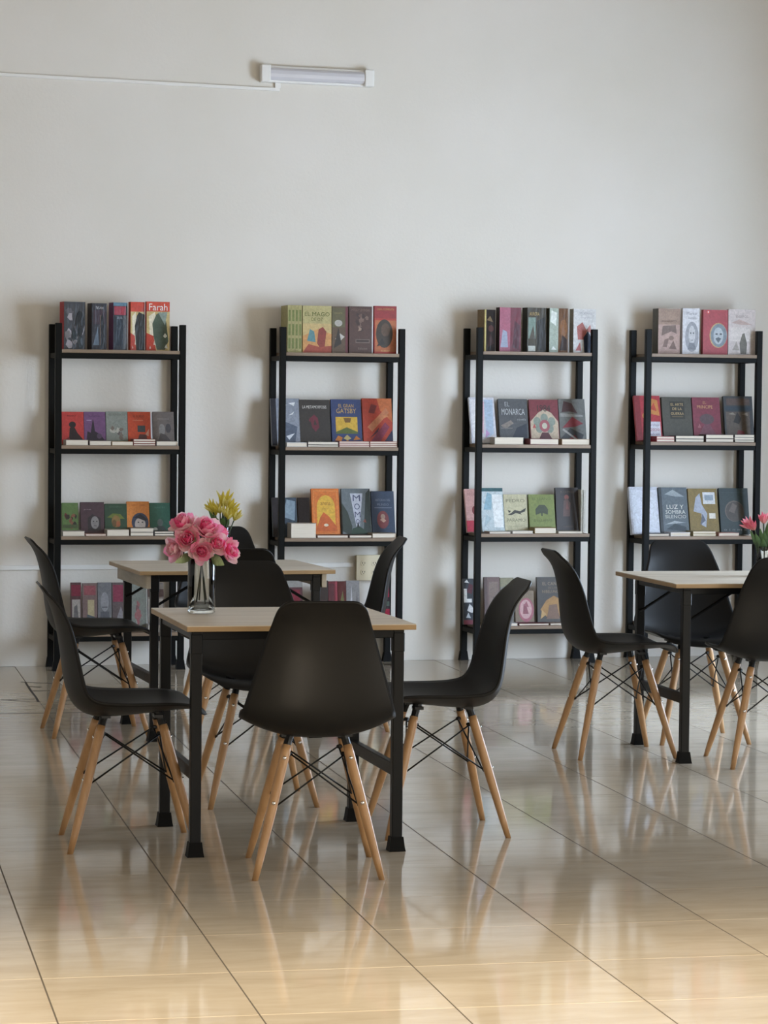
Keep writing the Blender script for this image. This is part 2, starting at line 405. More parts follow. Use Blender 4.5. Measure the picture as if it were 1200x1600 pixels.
# ------------------------------------------------------------------ tables
def make_table(x, y, rz, sx, sy, zt, lx, ly, label, aprons=False, lyo=0.0, braced=True):
    t = thing('folding_table', (x, y, 0), rz, label, 'table', 'square laminate tables on black steel legs')
    th = .018; dep = .03
    top = obj('tabletop', mesh('tabletop', bbox(-sx/2, sx/2, -sy/2, sy/2, zt-.003, zt, .001), mats=[M['top']]), t)
    obj('edge_band', mesh('edge_band', bbox(-sx/2, sx/2, -sy/2, sy/2, zt-th, zt-.003, .001), mats=[M['edge']]), t)
    zu = zt-th
    for sgn in (-1, 1):
        obj('rail', mesh('rail', bbox(-lx/2, lx/2, lyo+sgn*ly/2-.014, lyo+sgn*ly/2+.014, zu-dep, zu-.001, .002), mats=[M['steel2']]), t)
        obj('rail', mesh('rail', bbox(sgn*lx/2-.014, sgn*lx/2+.014, lyo-ly/2, lyo+ly/2, zu-dep, zu-.001, .002), mats=[M['steel2']]), t)
        obj('stretcher', mesh('stretcher', bbox(sgn*lx/2-.012, sgn*lx/2+.012, lyo-ly/2, lyo+ly/2, .235, .275, .002), mats=[M['steel2']]), t)
        if aprons:
            o = obj('apron', mesh('apron', bbox(sgn*(lx/2+.03)-.010, sgn*(lx/2+.03)+.010, lyo-ly/2-.03, lyo+ly/2+.03, zu-.058, zu-.001, .001), mats=[M['apron']]), t); tag(o, 'pale wooden apron')
        for sy_ in (-1, 1):
            cx, cy = sgn*lx/2, lyo+sy_*ly/2
            leg = obj('leg', mesh('leg', bbox(cx-.017, cx+.017, cy-.017, cy+.017, .03, zu-.002, .003, 2), mats=[M['steel2']]), t)
            bm = bmesh.new()
            q0 = [bm.verts.new((cx+a*.0265, cy+b*.0265, 0)) for a, b in ((-1,-1),(1,-1),(1,1),(-1,1))]
            q1 = [bm.verts.new((cx+a*.024, cy+b*.024, .012)) for a, b in ((-1,-1),(1,-1),(1,1),(-1,1))]
            q2 = [bm.verts.new((cx+a*.020, cy+b*.020, .045)) for a, b in ((-1,-1),(1,-1),(1,1),(-1,1))]
            for u, v in ((q0, q1), (q1, q2)):
                for k in range(4): bm.faces.new((u[k], u[(k+1)%4], v[(k+1)%4], v[k]))
            bm.faces.new(q0[::-1]); bm.faces.new(q2)
            obj('foot_cap', mesh('foot_cap', bm, False, [M['rubber']]), leg)
            if braced:
              bm = bmesh.new(); tube(bm, (cx-sgn*.012, cy-sy_*.0, .565), (cx-sgn*.21, cy, zu-.012), .0065, .0065, 6)
              tube(bm, (cx-sgn*.02, cy-sy_*.02, .572), (cx+sgn*.012, cy-sy_*.02, .56), .006, .006, 6)
              obj('folding_brace', mesh('folding_brace', bm, False, [M['steel2']]), t)
            bm = bmesh.new(); box(bm, cx-.0185, cx+.0185, cy-.0185, cy+.0185, zu-.075, zu-.012); bevel(bm, .003)
            obj('hinge_bracket', mesh('hinge_bracket', bm, False, [M['steel2']]), t)
    return t
make_table(1.428, 8.52, .03, .724, .745, .722, .642, .618, 'square table nearest the camera, carrying the vase of pink flowers', lyo=.012, braced=False)
make_table(1.650, 11.40, .07, .835, .73, .712, .69, .62, 'square table with wooden aprons, carrying the vase of yellow flowers', True)
make_table(3.665, 10.43, .01, .835, .80, .718, .688, .59, 'square table at right, carrying the vase of pink spiky flowers', lyo=-.01)

# ------------------------------------------------------------------ bookcases
PS = .05; BW, BD, PT = .688, .28, .033
BX = [(1.503, 14.046, 1.817), (2.699, 14.118, 1.817), (3.794, 14.184, 1.834), (4.766, 14.242, 1.841)]
BZ = [[1.681,1.18,.705,.196],[1.683,1.179,.691,.195],[1.705,1.199,.712,.207],[1.707,1.219,.695,.206]]
BN = ['leftmost bookcase of black steel posts and four brown boards', 'second black steel bookcase from the left, nearest the wall outlet', 'third black steel bookcase from the left', 'rightmost black steel bookcase, behind the right hand table']
for i, (x, y, H) in enumerate(BX):
    t = thing('bookcase', (x, y, 0), PS, BN[i], 'bookcase', 'black steel bookcases along the wall')
    for sx in (-1, 1):
        for sy in (0, 1):
            cx = sx*(BW/2-PT/2); cy = PT/2 if sy == 0 else BD-PT/2
            post = obj('post', mesh('post', bbox(cx-PT/2, cx+PT/2, cy-PT/2, cy+PT/2, .02, H, .002), mats=[M['steel']]), t)
            bm = bmesh.new()
            q0 = [bm.verts.new((cx+a*.024, cy+b*.024, 0)) for a, b in ((-1,-1),(1,-1),(1,1),(-1,1))]
            q2 = [bm.verts.new((cx+a*.0175, cy+b*.0175, .05)) for a, b in ((-1,-1),(1,-1),(1,1),(-1,1))]
            for k in range(4): bm.faces.new((q0[k], q0[(k+1)%4], q2[(k+1)%4], q2[k]))
            bm.faces.new(q0[::-1]); bm.faces.new(q2)
            obj('foot', mesh('foot', bm, False, [M['rubber']]), post)
    for z in BZ[i]:
        obj('board', mesh('board', bbox(-BW/2+PT, BW/2-PT, .002, BD-.002, z-.018, z, .001), mats=[M['board']]), t)
        for a, b, c, d in ((-BW/2+PT, BW/2-PT, .003, .028), (-BW/2+PT, BW/2-PT, BD-.028, BD-.003), (-BW/2+.004, -BW/2+.029, PT, BD-PT), (BW/2-.029, BW/2-.004, PT, BD-PT)):
            obj('rail', mesh('rail', bbox(a, b, c, d, z-.044, z-.0185, .001), mats=[M['steel']]), t)
BOOKS=[
('u', 0, 0, -0.2902, 0.08, 0.1179, 0.2497, 0.065, 0, 0.22, '3c3b3d', 'a3323c', 1, 'dark book with grey swirl cover and red spine, top board, leftmost bookcase', [('p', [(0.21, 0.88), (0.05, 0.82), (0.15, 0.73), (0.32, 0.7), (0.39, 0.79)], '5a5558'), ('p', [(0.37, 0.7), (0.46, 0.8), (0.3, 0.82), (0.18, 0.76), (0.25, 0.66)], '5a5558'), ('p', [(0.51, 0.23), (0.65, 0.29), (0.74, 0.4), (0.57, 0.5), (0.45, 0.46), (0.35, 0.32)], '2b3133'), ('p', [(0.81, 0.58), (0.66, 0.47), (0.73, 0.4), (0.88, 0.31), (0.97, 0.42), (0.96, 0.52)], 'a09799'), ('p', [(0.68, 0.07), (0.83, 0.15), (0.74, 0.27), (0.57, 0.26), (0.56, 0.15)], '2b3133'), ('p', [(0.08, 0.1), (0.22, 0.02), (0.37, 0.03), (0.4, 0.12), (0.37, 0.16), (0.17, 0.22)], 'a09799'), ('p', [(0.44, 0.28), (0.37, 0.17), (0.5, 0.1), (0.62, 0.15), (0.65, 0.26), (0.52, 0.3)], '77706f'), ('p', [(0.83, 0.49), (0.94, 0.6), (0.85, 0.71), (0.7, 0.66), (0.66, 0.62), (0.68, 0.55)], '2b3133'), ('p', [(0.34, 0.39), (0.2, 0.45), (0.1, 0.34), (0.16, 0.28), (0.3, 0.24), (0.35, 0.33)], 'a09799'), ('p', [(0.52, 0.21), (0.59, 0.2), (0.61, 0.29), (0.61, 0.36), (0.49, 0.42), (0.35, 0.33), (0.4, 0.24), (0.43, 0.17)], '1c2424'), ('p', [(0.71, 0.48), (0.62, 0.5), (0.45, 0.49), (0.53, 0.41), (0.59, 0.34), (0.73, 0.34), (0.74, 0.42)], '5a5558'), ('p', [(0.15, 0.85), (0.08, 0.76), (0.24, 0.73), (0.41, 0.77), (0.32, 0.87)], '5a5558'), ('p', [(0.9, 0.02), (0.92, 0.11), (0.89, 0.17), (0.76, 0.21), (0.61, 0.13), (0.73, 0.02)], '2b3133'), ('p', [(0.36, 0.76), (0.23, 0.76), (0.14, 0.67), (0.27, 0.61), (0.39, 0.61)], 'a09799'), ('p', [(0.76, 0.3), (0.59, 0.21), (0.78, 0.14), (0.94, 0.13), (0.88, 0.28)], '2b3133'), ('p', [(0.03, 0.29), (0.12, 0.19), (0.25, 0.26), (0.34, 0.3), (0.24, 0.4), (0.16, 0.39), (0.03, 0.37)], '77706f'), ('e', 0.75, 0.55, 0.2, 0.26, '16181a')]),
('u', 0, 0, -0.1442, 0.08, 0.0833, 0.2445, 0.065, 0, 0.22, '2a272c', '3d3a40', 1, 'black book with tiny white title, top board, leftmost bookcase', [('r', 0.1, 0.55, 0.9, 0.85, '3a2630'), ('t', 'TITAN', 0.5, 0.9, 0.5, 0.05, 'c9c4c4'), ('p', [(0.1, 0.1), (0.4, 0.5), (0.5, 0.1)], '5d6a78'), ('r', 0.55, 0.1, 0.62, 0.75, '6b5a50'), ('p', [(0.6, 0.05), (0.6, 0.7), (0.75, 0.8), (0.9, 0.05)], '131216')]),
('u', 0, 0, -0.0306, 0.08, 0.0782, 0.25, 0.065, 0, 0.22, '2b3038', '70446b', 1, 'navy book with blue and red header and purple spine, top board, leftmost bookcase', [('r', 0, 0.93, 1, 1, '5f8296'), ('r', 0.06, 0.74, 0.9, 0.92, 'a03040'), ('p', [(0.1, 0.1), (0.1, 0.68), (0.5, 0.72), (0.8, 0.4), (0.7, 0.1)], '1b2530'), ('r', 0.72, 0.02, 1, 0.73, '58595b'), ('t', 'SELVA', 0.45, 0.68, 0.4, 0.05, '8d95a0')]),
('u', 0, 0, 0.061, 0.08, 0.078, 0.2551, 0.034, 0, 0.2, 'c0452f', 'b5402e', 1, 'red banded book with black cloaked figure, top board, leftmost bookcase', [('r', 0, 0.8, 1, 1, 'c8452f'), ('r', 0, 0, 1, 0.8, 'c9b27a'), ('p', [(0.15, 0.2), (0.1, 0.7), (0.35, 0.79), (0.5, 0.5), (0.4, 0.1)], 'e6dcc2'), ('p', [(0, 0), (0, 0.36), (0.3, 0.3), (0.42, 0)], 'b8402c'), ('p', [(0.12, 0.04), (0.16, 0.1), (0.2, 0.04)], 'e0c8b4'), ('p', [(0.3, 0.12), (0.33, 0.2), (0.37, 0.12)], 'e0c8b4'), ('p', [(0.42, 0.0), (0.3, 0.5), (0.45, 0.72), (0.6, 0.79), (1, 0.74), (1, 0)], '26241f')]),
('u', 0, 0, 0.1461, 0.08, 0.1262, 0.2583, 0.03, 0, 0.12, 'c0452f', 'c0452f', 1, 'red banded book with white script and green figure, top board, leftmost bookcase', [('r', 0, 0.8, 1, 1, 'd2513c'), ('r', 0, 0, 1, 0.8, 'c9b27a'), ('p', [(0.15, 0.2), (0.1, 0.7), (0.35, 0.79), (0.5, 0.5), (0.4, 0.1)], 'e6dcc2'), ('p', [(0, 0), (0, 0.36), (0.3, 0.3), (0.42, 0)], 'b8402c'), ('p', [(0.12, 0.04), (0.16, 0.1), (0.2, 0.04)], 'e0c8b4'), ('p', [(0.3, 0.12), (0.33, 0.2), (0.37, 0.12)], 'e0c8b4'), ('p', [(0.3, 0.3), (0.25, 0.55), (0.42, 0.74), (0.6, 0.79), (0.85, 0.6), (0.95, 0.2), (0.8, 0.02), (0.45, 0.02)], '4d5c4d'), ('p', [(0.5, 0.78), (0.9, 0.79), (0.8, 0.52)], '8d9a90'), ('p', [(0.72, 0.3), (0.8, 0.36), (0.9, 0.3), (0.8, 0.26)], 'dfe3da'), ('p', [(0.78, 0.06), (0.86, 0.14), (0.92, 0.05)], 'dfe3da'), ('t', 'Farah', 0.5, 0.89, 0.8, 0.14, 'f4f1ea')]),
('u', 0, 1, -0.288, 0.13, 0.115, 0.1736, 0.022, 0.22, 0.0, 'c2403c', 'c2403c', 0, 'red paperback with a black rider, second board, leftmost bookcase', [('t', 'ROJO', 0.45, 0.87, 0.4, 0.06, '5b1a1c'), ('e', 0.48, 0.6, 0.16, 0.1, '241a1c'), ('p', [(0.3, 0.1), (0.35, 0.5), (0.55, 0.55), (0.7, 0.35), (0.95, 0.15), (0.9, 0.08)], '2a1b1d'), ('p', [(0.05, 0.1), (0.3, 0.22), (0.4, 0.08)], '7d2a2c'), ('r', 0.08, 0.03, 0.92, 0.08, '8d2b2c')]),
('u', 0, 1, -0.1713, 0.13, 0.1138, 0.1747, 0.022, 0.22, 0.0, '755078', '755078', 0, 'purple paperback with a dark castle, second board, leftmost bookcase', [('t', 'NOCHE', 0.5, 0.86, 0.5, 0.05, '5a3a60'), ('p', [(0.1, 0.1), (0.15, 0.4), (0.3, 0.35), (0.38, 0.65), (0.42, 0.78), (0.46, 0.65), (0.5, 0.4), (0.75, 0.3), (0.95, 0.12)], '2e2430'), ('e', 0.7, 0.25, 0.12, 0.08, '57455c'), ('r', 0.12, 0.72, 0.35, 0.75, 'a68cab')]),
('u', 0, 1, -0.054, 0.13, 0.1143, 0.1775, 0.022, 0.22, 0.0, '8b9088', '8b9088', 0, 'pale grey green paperback with blurred figures, second board, leftmost bookcase', [('t', 'CUENTOS', 0.5, 0.9, 0.75, 0.06, '73786f'), ('p', [(0.39, 0.34), (0.43, 0.41), (0.37, 0.46), (0.3, 0.47), (0.22, 0.42), (0.24, 0.35), (0.31, 0.35)], 'b8b4a8'), ('p', [(0.65, 0.48), (0.5, 0.52), (0.5, 0.43), (0.57, 0.39), (0.69, 0.43)], 'b8b4a8'), ('p', [(0.74, 0.24), (0.69, 0.27), (0.6, 0.25), (0.58, 0.2), (0.64, 0.15), (0.72, 0.12), (0.79, 0.18)], '7c6f66'), ('p', [(0.65, 0.39), (0.75, 0.41), (0.81, 0.45), (0.77, 0.5), (0.66, 0.51), (0.59, 0.45)], '7c6f66'), ('p', [(0.69, 0.34), (0.62, 0.4), (0.53, 0.38), (0.5, 0.33), (0.55, 0.28), (0.64, 0.3)], '6b6260'), ('p', [(0.36, 0.39), (0.3, 0.47), (0.19, 0.47), (0.15, 0.42), (0.2, 0.36)], 'b8b4a8'), ('p', [(0.41, 0.38), (0.55, 0.34), (0.6, 0.42), (0.57, 0.48), (0.44, 0.44)], 'b8b4a8'), ('p', [(0.6, 0.27), (0.67, 0.23), (0.75, 0.24), (0.81, 0.27), (0.74, 0.31), (0.72, 0.39), (0.65, 0.35), (0.59, 0.3)], '7c6f66'), ('p', [(0.27, 0.57), (0.24, 0.52), (0.19, 0.47), (0.28, 0.41), (0.34, 0.45), (0.38, 0.49), (0.33, 0.54)], '7c6f66')]),
('u', 0, 1, 0.062, 0.13, 0.1216, 0.1769, 0.022, 0.22, 0.0, 'c24a28', 'c24a28', 0, 'orange red paperback with a dark screen, second board, leftmost bookcase', [('t', 'EL RUIDO', 0.48, 0.86, 0.5, 0.07, '6d2a18'), ('t', 'relatos', 0.45, 0.74, 0.45, 0.04, 'e0a080'), ('r', 0.42, 0.38, 0.76, 0.58, '3c4446'), ('p', [(0.75, 0.3), (0.92, 0.48), (0.9, 0.25)], 'd09a80'), ('p', [(0.4, 0.1), (0.5, 0.32), (0.8, 0.3), (0.85, 0.1)], '54302a')]),
('u', 0, 1, 0.1957, 0.13, 0.1136, 0.1781, 0.022, 0.22, 0.0, '736a66', '736a66', 0, 'grey brown paperback with a faint portrait, second board, leftmost bookcase', [('t', 'MEMORIA', 0.5, 0.78, 0.55, 0.05, '9a918c'), ('e', 0.42, 0.45, 0.15, 0.18, '8f8c8a'), ('e', 0.72, 0.5, 0.13, 0.14, '4d4a4c'), ('p', [(0.2, 0.05), (0.35, 0.35), (0.6, 0.3), (0.9, 0.05)], '514b4a')]),
('l', 0, 1, -0.2861, 0.012, 0.1174, 0.105, 0.028, 0.0, 'a79a8c', 'closed book lying before the red paperback, second board, leftmost bookcase', 'L'),
('l', 0, 1, -0.1619, 0.012, 0.1145, 0.105, 0.0248, 0.0, '8c8078', 'closed book lying before the purple paperback, second board, leftmost bookcase', 'L'),
('l', 0, 1, -0.044, 0.012, 0.113, 0.105, 0.0215, 0.0, 'b49a72', 'closed book lying before the grey green paperback, second board, leftmost bookcase', 'L'),
('l', 0, 1, 0.0697, 0.012, 0.1169, 0.105, 0.0104, 0.0, '7d2f2d', 'lowest book of stack before the orange red paperback, second board, leftmost bookcase', 'L'),
('l', 0, 1, 0.0696, 0.012, 0.1169, 0.105, 0.0118, 0.011, '8d3b34', 'middle book of stack before the orange red paperback, second board, leftmost bookcase', 'L'),
('l', 0, 1, 0.0695, 0.012, 0.1169, 0.105, 0.0118, 0.0234, '7a2a2a', 'topmost book of stack before the orange red paperback, second board, leftmost bookcase', 'L'),
('l', 0, 1, 0.1916, 0.012, 0.1143, 0.105, 0.0249, 0.0, '6d655f', 'closed book lying before the grey brown paperback, second board, leftmost bookcase', 'L'),
('u', 0, 2, -0.2855, 0.13, 0.0864, 0.1683, 0.022, 0.22, 0.0, '5f7a45', '5f7a45', 0, 'green paperback with a dark red crowd, third board, leftmost bookcase', [('p', [(0.65, 0.46), (0.67, 0.51), (0.63, 0.6), (0.53, 0.54), (0.54, 0.46)], '3a2a24'), ('p', [(0.46, 0.61), (0.36, 0.62), (0.34, 0.63), (0.31, 0.56), (0.29, 0.49), (0.4, 0.47), (0.47, 0.52), (0.46, 0.59)], '2c2a22'), ('p', [(0.92, 0.58), (0.87, 0.62), (0.78, 0.64), (0.72, 0.59), (0.78, 0.53), (0.82, 0.48), (0.88, 0.51)], '2c2a22'), ('p', [(0.31, 0.55), (0.32, 0.63), (0.2, 0.68), (0.14, 0.59), (0.21, 0.49)], '6d2428'), ('p', [(0.65, 0.64), (0.56, 0.59), (0.58, 0.53), (0.65, 0.54), (0.76, 0.54), (0.78, 0.55), (0.82, 0.61), (0.73, 0.65)], '8b5a44'), ('p', [(0.54, 0.32), (0.68, 0.27), (0.71, 0.36), (0.69, 0.4), (0.54, 0.39)], '8b5a44'), ('p', [(0.6, 0.36), (0.55, 0.44), (0.42, 0.46), (0.43, 0.38), (0.49, 0.35)], '8b5a44'), ('p', [(0.39, 0.61), (0.28, 0.62), (0.17, 0.59), (0.22, 0.52), (0.27, 0.45), (0.34, 0.47), (0.4, 0.54)], '3a2a24'), ('p', [(0.76, 0.41), (0.7, 0.37), (0.63, 0.31), (0.68, 0.24), (0.77, 0.23), (0.83, 0.27), (0.9, 0.32), (0.82, 0.39)], '2c2a22'), ('p', [(0.55, 0.31), (0.48, 0.28), (0.5, 0.22), (0.57, 0.15), (0.65, 0.19), (0.65, 0.27), (0.63, 0.31)], '8b5a44'), ('p', [(0.57, 0.53), (0.48, 0.47), (0.42, 0.43), (0.49, 0.34), (0.6, 0.35), (0.62, 0.45)], '8b5a44'), ('p', [(0.56, 0.24), (0.65, 0.21), (0.77, 0.19), (0.81, 0.28), (0.69, 0.31), (0.55, 0.3)], '6d2428'), ('r', 0.05, 0.2, 0.95, 0.3, '4d5a38')]),
('u', 0, 2, -0.1886, 0.12, 0.1257, 0.1722, 0.022, 0.22, 0.0, '4b353c', '4b353c', 0, 'dark maroon paperback with a pale grey face, third board, leftmost bookcase', [('t', 'prosa', 0.3, 0.76, 0.3, 0.04, 'a8989a'), ('p', [(0.3, 0.1), (0.3, 0.5), (0.5, 0.62), (0.85, 0.5), (0.85, 0.1)], '2f2a2c'), ('e', 0.6, 0.36, 0.17, 0.2, '8d8988'), ('e', 0.54, 0.4, 0.03, 0.02, '3a3636'), ('e', 0.68, 0.4, 0.03, 0.02, '3a3636'), ('r', 0.54, 0.25, 0.66, 0.27, '5a5252')]),
('u', 0, 2, -0.0581, 0.13, 0.1178, 0.163, 0.022, 0.22, 0.0, '2d4a34', '2d4a34', 0, 'dark green paperback with a face in a hat, third board, leftmost bookcase', [('t', 'SENDEROS', 0.5, 0.9, 0.6, 0.05, '56705a'), ('p', [(0.1, 0.55), (0.35, 0.68), (0.7, 0.66), (0.9, 0.5), (0.5, 0.5)], '6d7a35'), ('e', 0.5, 0.42, 0.2, 0.2, '8d7040'), ('e', 0.42, 0.35, 0.1, 0.12, '6b5230'), ('e', 0.6, 0.33, 0.1, 0.1, 'a5603a')]),
('u', 0, 2, 0.0599, 0.13, 0.1201, 0.1755, 0.022, 0.22, 0.0, 'd9873d', 'd9873d', 0, 'orange paperback with a round blue portrait, third board, leftmost bookcase', [('t', 'VERSO LIBRE', 0.5, 0.88, 0.6, 0.05, 'b8672c'), ('e', 0.58, 0.36, 0.38, 0.29, '3a4258'), ('e', 0.58, 0.3, 0.24, 0.2, 'c3b8b0'), ('p', [(0.3, 0.5), (0.6, 0.62), (0.9, 0.45), (0.82, 0.4), (0.5, 0.48)], '23252f'), ('e', 0.5, 0.36, 0.04, 0.02, '23252f'), ('e', 0.68, 0.36, 0.04, 0.02, '23252f'), ('p', [(0.6, 0.12), (0.75, 0.2), (0.72, 0.1)], 'b8453a')]),
('u', 0, 2, 0.1816, 0.13, 0.1102, 0.1687, 0.022, 0.22, 0.0, '2a5a48', '2a5a48', 0, 'teal green paperback with a small dark bust, third board, leftmost bookcase', [('t', 'RAICES', 0.5, 0.85, 0.5, 0.05, '4f7a68'), ('e', 0.5, 0.36, 0.14, 0.12, '56605c'), ('p', [(0.2, 0.05), (0.35, 0.25), (0.7, 0.25), (0.85, 0.05)], '3a4442'), ('e', 0.25, 0.15, 0.12, 0.06, 'b8bdb8')]),
('l', 0, 2, -0.3002, 0.012, 0.1161, 0.105, 0.0261, 0.0, 'b8b0a4', 'closed book lying before the green paperback, third board, leftmost bookcase', 'L'),
('l', 0, 2, -0.1794, 0.012, 0.1079, 0.105, 0.0111, 0.0, 'c09a90', 'closed book lying before the dark maroon paperback, third board, leftmost bookcase', 'L'),
('l', 0, 2, -0.0664, 0.012, 0.1168, 0.105, 0.0329, 0.0, 'cfc6b6', 'closed book lying before the dark green paperback, third board, leftmost bookcase', 'L'),
('l', 0, 2, 0.0571, 0.012, 0.1224, 0.105, 0.0195, 0.0, '8d8378', 'lowest book of stack before the orange paperback, third board, leftmost bookcase', 'L'),
('l', 0, 2, 0.057, 0.012, 0.1224, 0.105, 0.0216, 0.0201, '8d8378', 'topmost book of stack before the orange paperback, third board, leftmost bookcase', 'L'),
('l', 0, 2, 0.1847, 0.012, 0.1042, 0.105, 0.0128, 0.0, '4a4744', 'lowest book of stack before the teal green paperback, third board, leftmost bookcase', 'L'),
('l', 0, 2, 0.1846, 0.012, 0.1041, 0.105, 0.0115, 0.0134, '4a4744', 'topmost book of stack before the teal green paperback, third board, leftmost bookcase', 'L'),
('u', 0, 3, -0.2401, 0.1, 0.0542, 0.2574, 0.022, 0.12, 0.0, '5d4446', '5d4446', 1, 'plastic wrapped book with maroon header and pale lower half, bottom board, leftmost bookcase', [('r', 0.05, 0.72, 0.95, 0.95, '7d3444'), ('r', 0.1, 0.1, 0.9, 0.65, 'a9a29c'), ('p', [(0.2, 0.1), (0.3, 0.5), (0.6, 0.55), (0.8, 0.1)], '6d6a6b')]),
('u', 0, 3, -0.1792, 0.1, 0.0781, 0.2535, 0.022, 0.12, 0.0, '7d6a68', '7d6a68', 1, 'plastic wrapped pinkish book with beige figure, bottom board, leftmost bookcase', [('r', 0.1, 0.75, 0.9, 0.95, '96585f'), ('r', 0.35, 0.3, 0.8, 0.65, 'b5a888'), ('p', [(0.2, 0.05), (0.3, 0.35), (0.8, 0.3), (0.9, 0.05)], '5a6066')]),
('u', 0, 3, -0.0977, 0.1, 0.0732, 0.2564, 0.022, 0.12, 0.0, '77787c', '77787c', 1, 'plastic wrapped grey book with a pale face, bottom board, leftmost bookcase', [('e', 0.5, 0.6, 0.3, 0.2, '94959a'), ('p', [(0.1, 0.05), (0.2, 0.4), (0.8, 0.4), (0.9, 0.05)], '5d5f66'), ('r', 0.3, 0.48, 0.7, 0.5, '55565c')]),
('u', 0, 3, -0.021, 0.1, 0.0905, 0.2558, 0.022, 0.12, 0.0, '665c5e', '665c5e', 1, 'plastic wrapped book with dark pink upper half, bottom board, leftmost bookcase', [('r', 0.05, 0.6, 0.95, 0.95, '8b4257'), ('p', [(0.1, 0.1), (0.5, 0.5), (0.9, 0.1)], '8d8a90')]),
('u', 0, 3, 0.0763, 0.1, 0.0857, 0.2518, 0.022, 0.12, 0.0, '848a84', '848a84', 1, 'plastic wrapped grey green book with rose marks, bottom board, leftmost bookcase', [('p', [(0.59, 0.38), (0.47, 0.39), (0.44, 0.31), (0.47, 0.23), (0.57, 0.23), (0.69, 0.32)], '9a6a6c'), ('p', [(0.41, 0.1), (0.48, 0.18), (0.5, 0.27), (0.36, 0.24), (0.33, 0.19)], 'b3b6b4'), ('p', [(0.51, 0.11), (0.58, 0.18), (0.48, 0.28), (0.4, 0.2), (0.42, 0.1)], '9a6a6c'), ('p', [(0.4, 0.55), (0.42, 0.45), (0.53, 0.49), (0.59, 0.56), (0.52, 0.6), (0.39, 0.64)], '9a6a6c'), ('p', [(0.4, 0.38), (0.48, 0.38), (0.53, 0.49), (0.45, 0.53), (0.34, 0.53), (0.32, 0.43)], '7a5c60'), ('p', [(0.25, 0.35), (0.24, 0.29), (0.31, 0.24), (0.41, 0.26), (0.45, 0.31), (0.39, 0.38), (0.33, 0.4)], '9a6a6c'), ('p', [(0.36, 0.41), (0.38, 0.36), (0.48, 0.29), (0.55, 0.35), (0.64, 0.39), (0.6, 0.43), (0.51, 0.46), (0.45, 0.49)], '9a6a6c'), ('p', [(0.38, 0.2), (0.45, 0.15), (0.55, 0.21), (0.47, 0.27), (0.35, 0.26)], '9a6a6c')]),
('u', 0, 3, 0.1689, 0.1, 0.086, 0.2545, 0.022, 0.12, 0.0, '8d8580', '8d8580', 1, 'plastic wrapped book with brown band and white lower half, bottom board, leftmost bookcase', [('r', 0, 0.7, 1, 0.86, '5d4a48'), ('r', 0.05, 0.05, 0.95, 0.66, 'c4bfba')]),
('l', 0, 3, 0.1558, 0.012, 0.1025, 0.083, 0.0406, 0.0, 'b9bcc0', 'closed book lying before the plastic wrapped brown banded book, bottom board, leftmost bookcase', 'L'),
('s', 1, 0, -0.2917, 0.06, 0.0193, 0.252, 0.17, 'a8a06a', '6f7a3a', 'first from left of thin olive spines, top board, second bookcase from left'),
('s', 1, 0, -0.2718, 0.06, 0.0189, 0.252, 0.17, 'a8a06a', '6f7a3a', 'second from left of thin olive spines, top board, second bookcase from left'),
('s', 1, 0, -0.2522, 0.06, 0.0189, 0.252, 0.17, 'a8a06a', '6f7a3a', 'third from left of thin olive spines, top board, second bookcase from left'),
('s', 1, 0, -0.2325, 0.06, 0.0182, 0.252, 0.17, 'a8a06a', '6f7a3a', 'fourth from left of thin olive spines, top board, second bookcase from left'),
('u', 1, 0, -0.209, 0.06, 0.1584, 0.2508, 0.03, 0.02, 0.0, 'b9ae78', 'b9ae78', 0, 'olive yellow book with an orange road and red figure, top board, second bookcase from left', [('t', 'EL MAGO', 0.5, 0.82, 0.86, 0.09, '5f6a2e'), ('t', 'DE OZ', 0.5, 0.71, 0.4, 0.07, '5f6a2e'), ('r', 0, 0.0, 1, 0.6, 'd0985c'), ('p', [(0, 0.35), (0.5, 0.5), (1, 0.4), (1, 0.62), (0, 0.62)], 'c9b078'), ('p', [(0.5, 0.2), (0.55, 0.5), (0.7, 0.55), (0.82, 0.45), (0.75, 0.05), (0.65, 0.05)], '8d3a30'), ('p', [(0.15, 0.25), (0.25, 0.5), (0.4, 0.45), (0.45, 0.22)], '5a8a90'), ('p', [(0, 0), (0.2, 0.18), (0.6, 0.12), (1, 0.15), (1, 0)], 'a34a38')]),
('u', 1, 0, -0.047, 0.06, 0.0866, 0.2498, 0.03, 0.02, 0.0, '5d4a38', '5d4a38', 0, 'brown book with pale winged blobs, top board, second bookcase from left', [('r', 0, 0.55, 0.8, 0.97, '5f5a3c'), ('e', 0.4, 0.64, 0.25, 0.07, 'b5b0a8'), ('p', [(0.2, 0.3), (0.5, 0.42), (0.8, 0.35), (0.5, 0.25)], 'c9c4bd'), ('p', [(0.1, 0.1), (0.4, 0.55), (0.6, 0.2)], '2e2620'), ('r', 0.85, 0, 1, 1, '6b3038'), ('t', 'bestiario', 0.4, 0.86, 0.5, 0.04, 'a89868')]),
